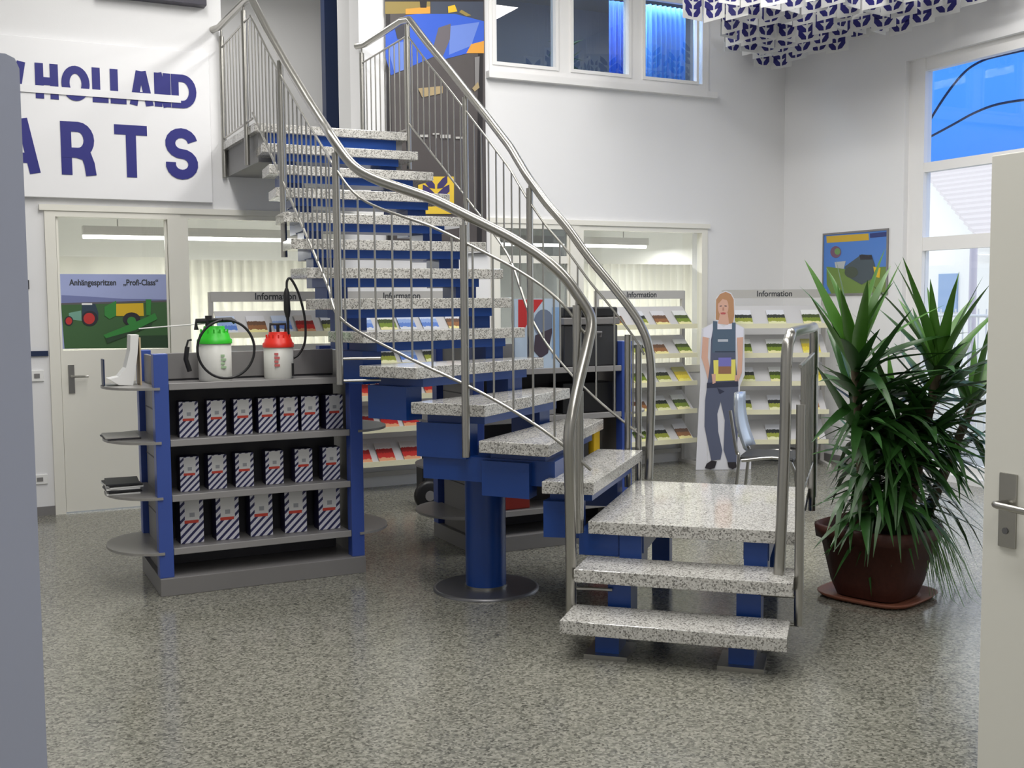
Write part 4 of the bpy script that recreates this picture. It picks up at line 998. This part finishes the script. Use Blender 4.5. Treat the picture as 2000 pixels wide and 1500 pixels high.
def crown(px, py, d, n_up, n_mid, n_down, zlow, label, sc=1.0, lean=(0, 0)):
    c = atd(px, py, d)
    foot = pctr + Vector(((c.x - pctr.x) * .45, (c.y - pctr.y) * .45, .34))
    stm = MB().tube(dens([foot, foot.lerp(Vector((c.x, c.y, c.z)), .5) + Vector((.01, .01, 0)), c], 4), [.030] * 5 + [.024] * 4, 10).build('stem', trunkm, pl)
    for k in range(n_up):
        az = 2.4 * k + rp.uniform(-.3, .3); add_leaf(rp.choice(LMU), c + Vector((0, 0, rp.uniform(-.06, .02))), az, math.radians(rp.uniform(48, 82)), sc * rp.uniform(.75, 1.05), stm)
    for k in range(n_mid):
        az = 2.4 * k + rp.uniform(-.4, .4); f = rp.random(); p = c.lerp(foot, f * .45)
        add_leaf(rp.choice(LMM), p, az, math.radians(rp.uniform(8, 55)), sc * rp.uniform(.75, 1.08), stm)
    for k in range(n_down):
        az = 2.4 * k + rp.uniform(-.5, .5); f = .15 + .75 * rp.random(); p = c.lerp(foot, f)
        add_leaf(rp.choice(LMD), p, az, math.radians(rp.uniform(-15, 40)), sc * rp.uniform(.65, .95), stm)
crown(1670, 712, 5.80, 13, 45, 48, .5, '', 1.06)
crown(1832, 722, 5.85, 13, 45, 48, .5, '', 1.04)
crown(1750, 850, 6.02, 5, 20, 20, .5, '', .92)
crown(1900, 790, 6.15, 6, 12, 10, .5, '', .85)
# the dense inner foliage that cannot be told apart leaf by leaf
fo = MB(); rf = random.Random(21)
for k in range(260):
    a_ = rf.uniform(0, 6.28); rad = rf.uniform(0, .26); z0 = rf.uniform(.45, 1.05)
    c_ = pctr + Vector((rad * math.cos(a_) - .0, rad * math.sin(a_), z0)); az = a_ + rf.uniform(-1, 1); L_ = rf.uniform(.25, .42)
    d_ = Vector((math.cos(az), math.sin(az), 0)); sd_ = Vector((-d_.y, d_.x, 0)); up_ = rf.uniform(-.1, .7); dr_ = rf.uniform(.5, 1.3); pts = []
    if (c_ + d_ * L_ - (p3 + E2)).dot(E2) < .10: continue
    for i in range(6):
        t = i / 5; wd_ = .02 * (1 - t) ** .7 * (.6 + t) + .0006
        q_ = c_ + d_ * L_ * t + Vector((0, 0, L_ * (up_ * t - dr_ * t * t))); pts += [q_ - sd_ * wd_, q_ + sd_ * wd_]
    fo.add(pts, [(2 * i, 2 * i + 1, 2 * i + 3, 2 * i + 2) for i in range(5)], 0, True)
o = fo.build('inner_foliage', leafm, pl); o['kind'] = 'stuff'
# spider plant spilling over the rim
sp_ = MB(); rs = random.Random(5)
c = pctr + Vector((.22, -.03, .40))
for k in range(150):
    az = rs.uniform(-1.9, 1.3); L = rs.uniform(.28, .55); n = 6; w0 = rs.uniform(.005, .010); out = rs.uniform(.5, .95); up_ = rs.uniform(.25, .6)
    d = Vector((math.cos(az), math.sin(az), 0)); sd = Vector((-d.y, d.x, 0)); pts = []
    for i in range(n + 1):
        t = i / n; q = c + d * (L * out * t) + Vector((0, 0, L * (up_ * t * 1.6 - 1.75 * t * t)))
        q.z = max(q.z, .02); pts += [q - sd * w0 * (1 - t * .9), q + sd * w0 * (1 - t * .9)]
    sp_.add(pts, [(2 * i, 2 * i + 1, 2 * i + 3, 2 * i + 2) for i in range(n)], 0, True)
o = sp_.build('spider_plant_leaves', leaf3, pl); o['kind'] = 'stuff'

# ================================================================== FOREGROUND DOORS
dr = thing('door_3', (2.48, 1.65, 0), 'open white door leaf with steel lever beside the plants', 'door', kind='structure')
MB().box((2.48, 1.20, .01), (2.52, 2.091, 2.0)).build('door_leaf', doorw, dr, bevel=.003)
hp = MB().box((2.473, 1.982, .955), (2.481, 2.036, 1.155)).build('handle_plate', steel, dr, bevel=.002)
MB().tube([(2.48, 2.012, 1.075), (2.43, 2.012, 1.075), (2.425, 2.0, 1.075), (2.425, 1.88, 1.072)], .0095, 10).build('lever', steel, hp)
MB().tube([(2.475, 2.012, 1.0), (2.470, 2.012, 1.0)], .009, 10).build('keyhole', steeld, hp)
ld = thing('door_4', (-.40, 1.9, 0), 'blue-grey tall panel leaf standing in the foreground', 'door', kind='structure')
pts = [(-.90, 0), (.094, 0), (.094, 1.975), (.088, 1.99), (.075, 1.996), (-.90, 1.996)]
MB().slab([(x, 1.9, z + .005) for x, z in pts], (0, -.04, 0)).build('door_leaf', doorg, ld)

# small wall fittings on the left
def plate(name, px, py, wd, hh, m, label, cat, inner=None):
    p = aty(px, py, YW); r = thing(name, (p.x, YW, p.z), label, cat)
    MB().box((p.x - wd / 2, YW - .014, p.z - hh / 2), (p.x + wd / 2, YW - .0005, p.z + hh / 2)).build('plate', m, r, bevel=.003)
    if inner: MB().box((p.x - wd / 5, YW - .018, p.z - hh / 5), (p.x + wd / 5, YW - .013, p.z + hh / 5)).build(inner, sgrey, r)
plate('light_switch', 72, 734, .10, .085, white, 'white light switch below the blue dado strip', 'switch', 'rocker')
plate('wall_socket', 78, 936, .11, .075, white, 'white wall socket low beside the office door', 'socket', 'socket_face')
plate('wall_thermostat', 50, 556, .05, .07, sdark, 'small dark fitting on the wall left of the office door', 'wall fitting', 'dial')
plate('wall_thermostat', 339, 568, .022, .085, sdark, 'small dark latch on the frame beside the door poster', 'latch')

# ================================================================== BEHIND THE GLAZING
def curtain(name, x0, x1, y, z0, z1, m, label, amp=.03, wl=.09):
    n = int((x1 - x0) / wl * 6); vs = []; fs = []
    for i in range(n + 1):
        x = x0 + (x1 - x0) * i / n; yy = y + amp * math.sin(2 * math.pi * (x - x0) / wl) * (1 + .3 * math.sin(x * 7))
        vs += [(x, yy, z0), (x, yy, z1)]
    fs = [(2 * i, 2 * i + 2, 2 * i + 3, 2 * i + 1) for i in range(n)]
    o = MB().add(vs, fs, 0, True).build(name, m); sm = o.modifiers.new('cloth', 'SOLIDIFY'); sm.thickness = .003
    return tag(o, label, 'curtain')
curtain('pleated_curtain', 1.66, 3.2, 9.62, .05, 2.0, curt, 'white pleated curtain behind the glazing next to the office door')
curtain('pleated_curtain', 5.3, 7.25, 9.62, .05, 2.0, curt, 'white pleated curtain behind the glazing of the corner rack')
curtain('pleated_curtain', .62, 1.56, 9.70, .05, 2.02, curt, 'plain white curtain behind the poster door', .012, .3)
curtain('window_blind', aty(1262, 100, 9.52).x, aty(1338, 100, 9.52).x, 9.52, GF + .02, 4.6, bcurt, 'bright blue pleated blind behind the right pane of the upper window', .02, .06)
curtain('window_blind', aty(1190, 100, 9.56).x, aty(1222, 100, 9.56).x, 9.56, GF + .02, 4.6, mat('deep_blue_blind', sp(34, 84, 190), .8), 'deep blue blind strip behind the middle pane of the upper window', .015, .06)
tubem = mat('lamp_tube_glow', (1.0, .99, .95), .5, emit=6.0)
for x0, x1, yy, lab in ((1.0, 3.4, 10.6, 'long white ceiling lamp in the office behind the poster door'), (4.5, 7.0, 10.6, 'long white ceiling lamp in the office behind the corner curtain')):
    lp = thing('office_lamp', ((x0 + x1) / 2, yy, 2.22), lab, 'lamp', 'office ceiling lamps')
    MB().box((x0, yy - .06, 2.25), (x1, yy + .06, 2.33)).build('lamp_housing', sgrey2, lp)
    MB().tube([(x0, yy, 2.235), (x1, yy, 2.235)], .018, 10).build('lamp_tube', tubem, lp)
    for xx in (x0 + .3, x1 - .3): MB().tube([(xx, yy, 2.33), (xx, yy, 2.70)], .006, 6).build('suspension_rod', steel, lp)
# plant seen through the upper window
ip = thing('window_plant', (5.45, 9.75, GF), 'bushy green plant behind the middle pane of the upper window', 'plant')
MB().lathe([(.10, 0), (.13, .25), (.14, .26)], (5.45, 9.75, GF), 20).build('pot', terracotta, ip)
MB().tube([(5.45, 9.75, GF + .2), (5.46, 9.75, GF + 1.0)], .012, 8).build('stem', trunkm, ip)
for k in range(60):
    add_leaf(LMM[k % 3], Vector((5.45, 9.75, GF + .45 + .8 * rp.random())), rp.uniform(0, 6.28), rp.uniform(-.3, 1.0), .42, ip)

# ================================================================== OUTSIDE THE WINDOW
og = tag(MB().box((XR + .3, -10, -.3), (40, 40, -.05)).build('yard', mat('pale_yard', sp(190, 188, 182), .9, var=.3, bscale=3)), 'pale paved yard outside the tall window', 'ground'); og['kind'] = 'structure'
hs = thing('neighbour_house', (16, 11.5, 0), 'white neighbouring house with tiled roof beyond the tall window', 'house')
hw_ = mat('house_white', sp(250, 249, 246), .8)
# gable wall faces us, roof slopes down to the right (towards the camera side)
HX = 15.0
fx = lambda x, y: atx(x, y, HX)
e0, e1 = fx(1790, 360), fx(1912, 468)
MB().box((HX + .3, 4.0, -.05), (HX + 6, 22, 2.2)).build('house_wall', hw_, hs)
roofm = mat('roof_tile', sp(214, 206, 206), .8); 
HR = HX + 2.6; ra, rb = atx(1796, 330, HR), atx(2040, 300, HR); ea, eb = fx(1898, 468), fx(2050, 468)
ridge_z = ra.z; eave_z = ea.z
yL, yLe, yR = ra.y, fx(1908, 468).y, rb.y - 3
rs_ = MB(); rows_n = 15
for k in range(rows_n):
    t0, t1 = k / rows_n, (k + 1) / rows_n
    lo = lambda t: (HX + 2.6 * t, yLe + (yL - yLe) * t, eave_z + (ridge_z - eave_z) * t)
    ro = lambda t: (HX + 2.6 * t, yR, eave_z + (ridge_z - eave_z) * t)
    a, b, c, d = lo(t0), ro(t0), ro(t1), lo(t1)
    MB().slab([(a[0], a[1], a[2] + .02), (b[0], b[1], b[2] + .02), (c[0], c[1], c[2] - .02), (d[0], d[1], d[2] - .02)], (.02, 0, .05)).build('tile_course', roofm, hs)
for k in range(14):
    y = yL - .2 - k * .42
    if y < yR: break
    MB().tube([(HX + 2.6, y, ridge_z + .06), (HX + 2.6, y - .40, ridge_z + .02)], .12, 10).build('ridge_tile', roofm, hs)
MB().box((HX + 2.75, yR, 2.0), (HX + 6, 22, ridge_z - .05)).build('gable_wall', hw_, hs)
A, B = fx(1812, 535), fx(1846, 610)
MB().box((HX + .26, B.y, B.z), (HX + .31, A.y, A.z)).build('house_window', mat('house_window_glass', sp(150, 176, 214), .2), hs)
# blue awning above the window
aw = thing('window_awning', (XR + .3, 5.6, 2.9), 'blue curved awning stretched outside the top pane', 'awning')
awm, ant, ab = base('blue_awning_cloth'); ab.inputs['Base Color'].default_value = (*sp(70, 150, 255), 1); ab.inputs['Roughness'].default_value = .8
trn = ant.nodes.new('ShaderNodeBsdfTranslucent'); trn.inputs[0].default_value = (*sp(84, 160, 255), 1); mxs = ant.nodes.new('ShaderNodeMixShader'); mxs.inputs[0].default_value = .6
ant.links.new(ab.outputs[0], mxs.inputs[1]); ant.links.new(trn.outputs[0], mxs.inputs[2]); ant.links.new(mxs.outputs[0], ant.nodes['Material Output'].inputs[0])
n = 12; vs = []
AY0, AY1 = 2.5, 9.5
for i in range(n + 1):
    t = i / n; a = t * math.pi / 2
    xx, zz_ = XR + .32 + 1.5 * math.sin(a), 3.05 + 1.2 * math.cos(a)
    vs += [(xx, AY0, zz_), (xx, AY1, zz_)]
o = MB().add(vs, [(2 * i, 2 * i + 1, 2 * i + 3, 2 * i + 2) for i in range(n)], 0, True).build('awning_cloth', awm, aw)
for yy in (AY1, AY0):
    fan = [(XR + .32, yy, 3.05)] + [(XR + .32 + 1.5 * math.sin(k * math.pi / 24), yy, 3.05 + 1.2 * math.cos(k * math.pi / 24)) for k in range(13)]
    MB().face(fan).build('awning_side', awm, aw)
for pxs, ax in ((((1780, 300), (1815, 237), (1850, 182), (1885, 140), (1920, 118), (1960, 107), (2010, 96)), 8.75), (((1780, 285), (1815, 268), (1860, 244), (1900, 222), (1940, 206), (1985, 197), (2030, 193)), 8.75)):
    MB().tube(dens([atx(x, y, ax) for x, y in pxs], 5), .012, 8).build('awning_rib', navy, aw)
# fence and drainpipe outside
p = atx(1900, 560, 12.0)
tag(MB().tube([(12, p.y, -.05), (12, p.y, 2.35)], .05, 10).build('rain_pipe', mat('pale_pipe', sp(206, 200, 212), .5)), 'pale rain pipe standing outside the tall window', 'pipe')
fe = thing('yard_fence', (10.5, 7.2, -.05), 'thin white bar fence in the yard outside the window', 'fence')
f0, f1 = atx(1805, 620, 10.5), atx(1990, 600, 10.5)
for zz_ in (.3, 1.42): MB().tube([(10.5, f0.y + 1, zz_), (10.5, f1.y - 1, zz_)], .02, 6).build('rail', white, fe)
yy = f1.y - 1
while yy < f0.y + 1:
    MB().tube([(10.5, yy, -.05), (10.5, yy, 1.5)], .010, 6, cap=False).build('bar', white, fe); yy += .11
print('cards', cnt)
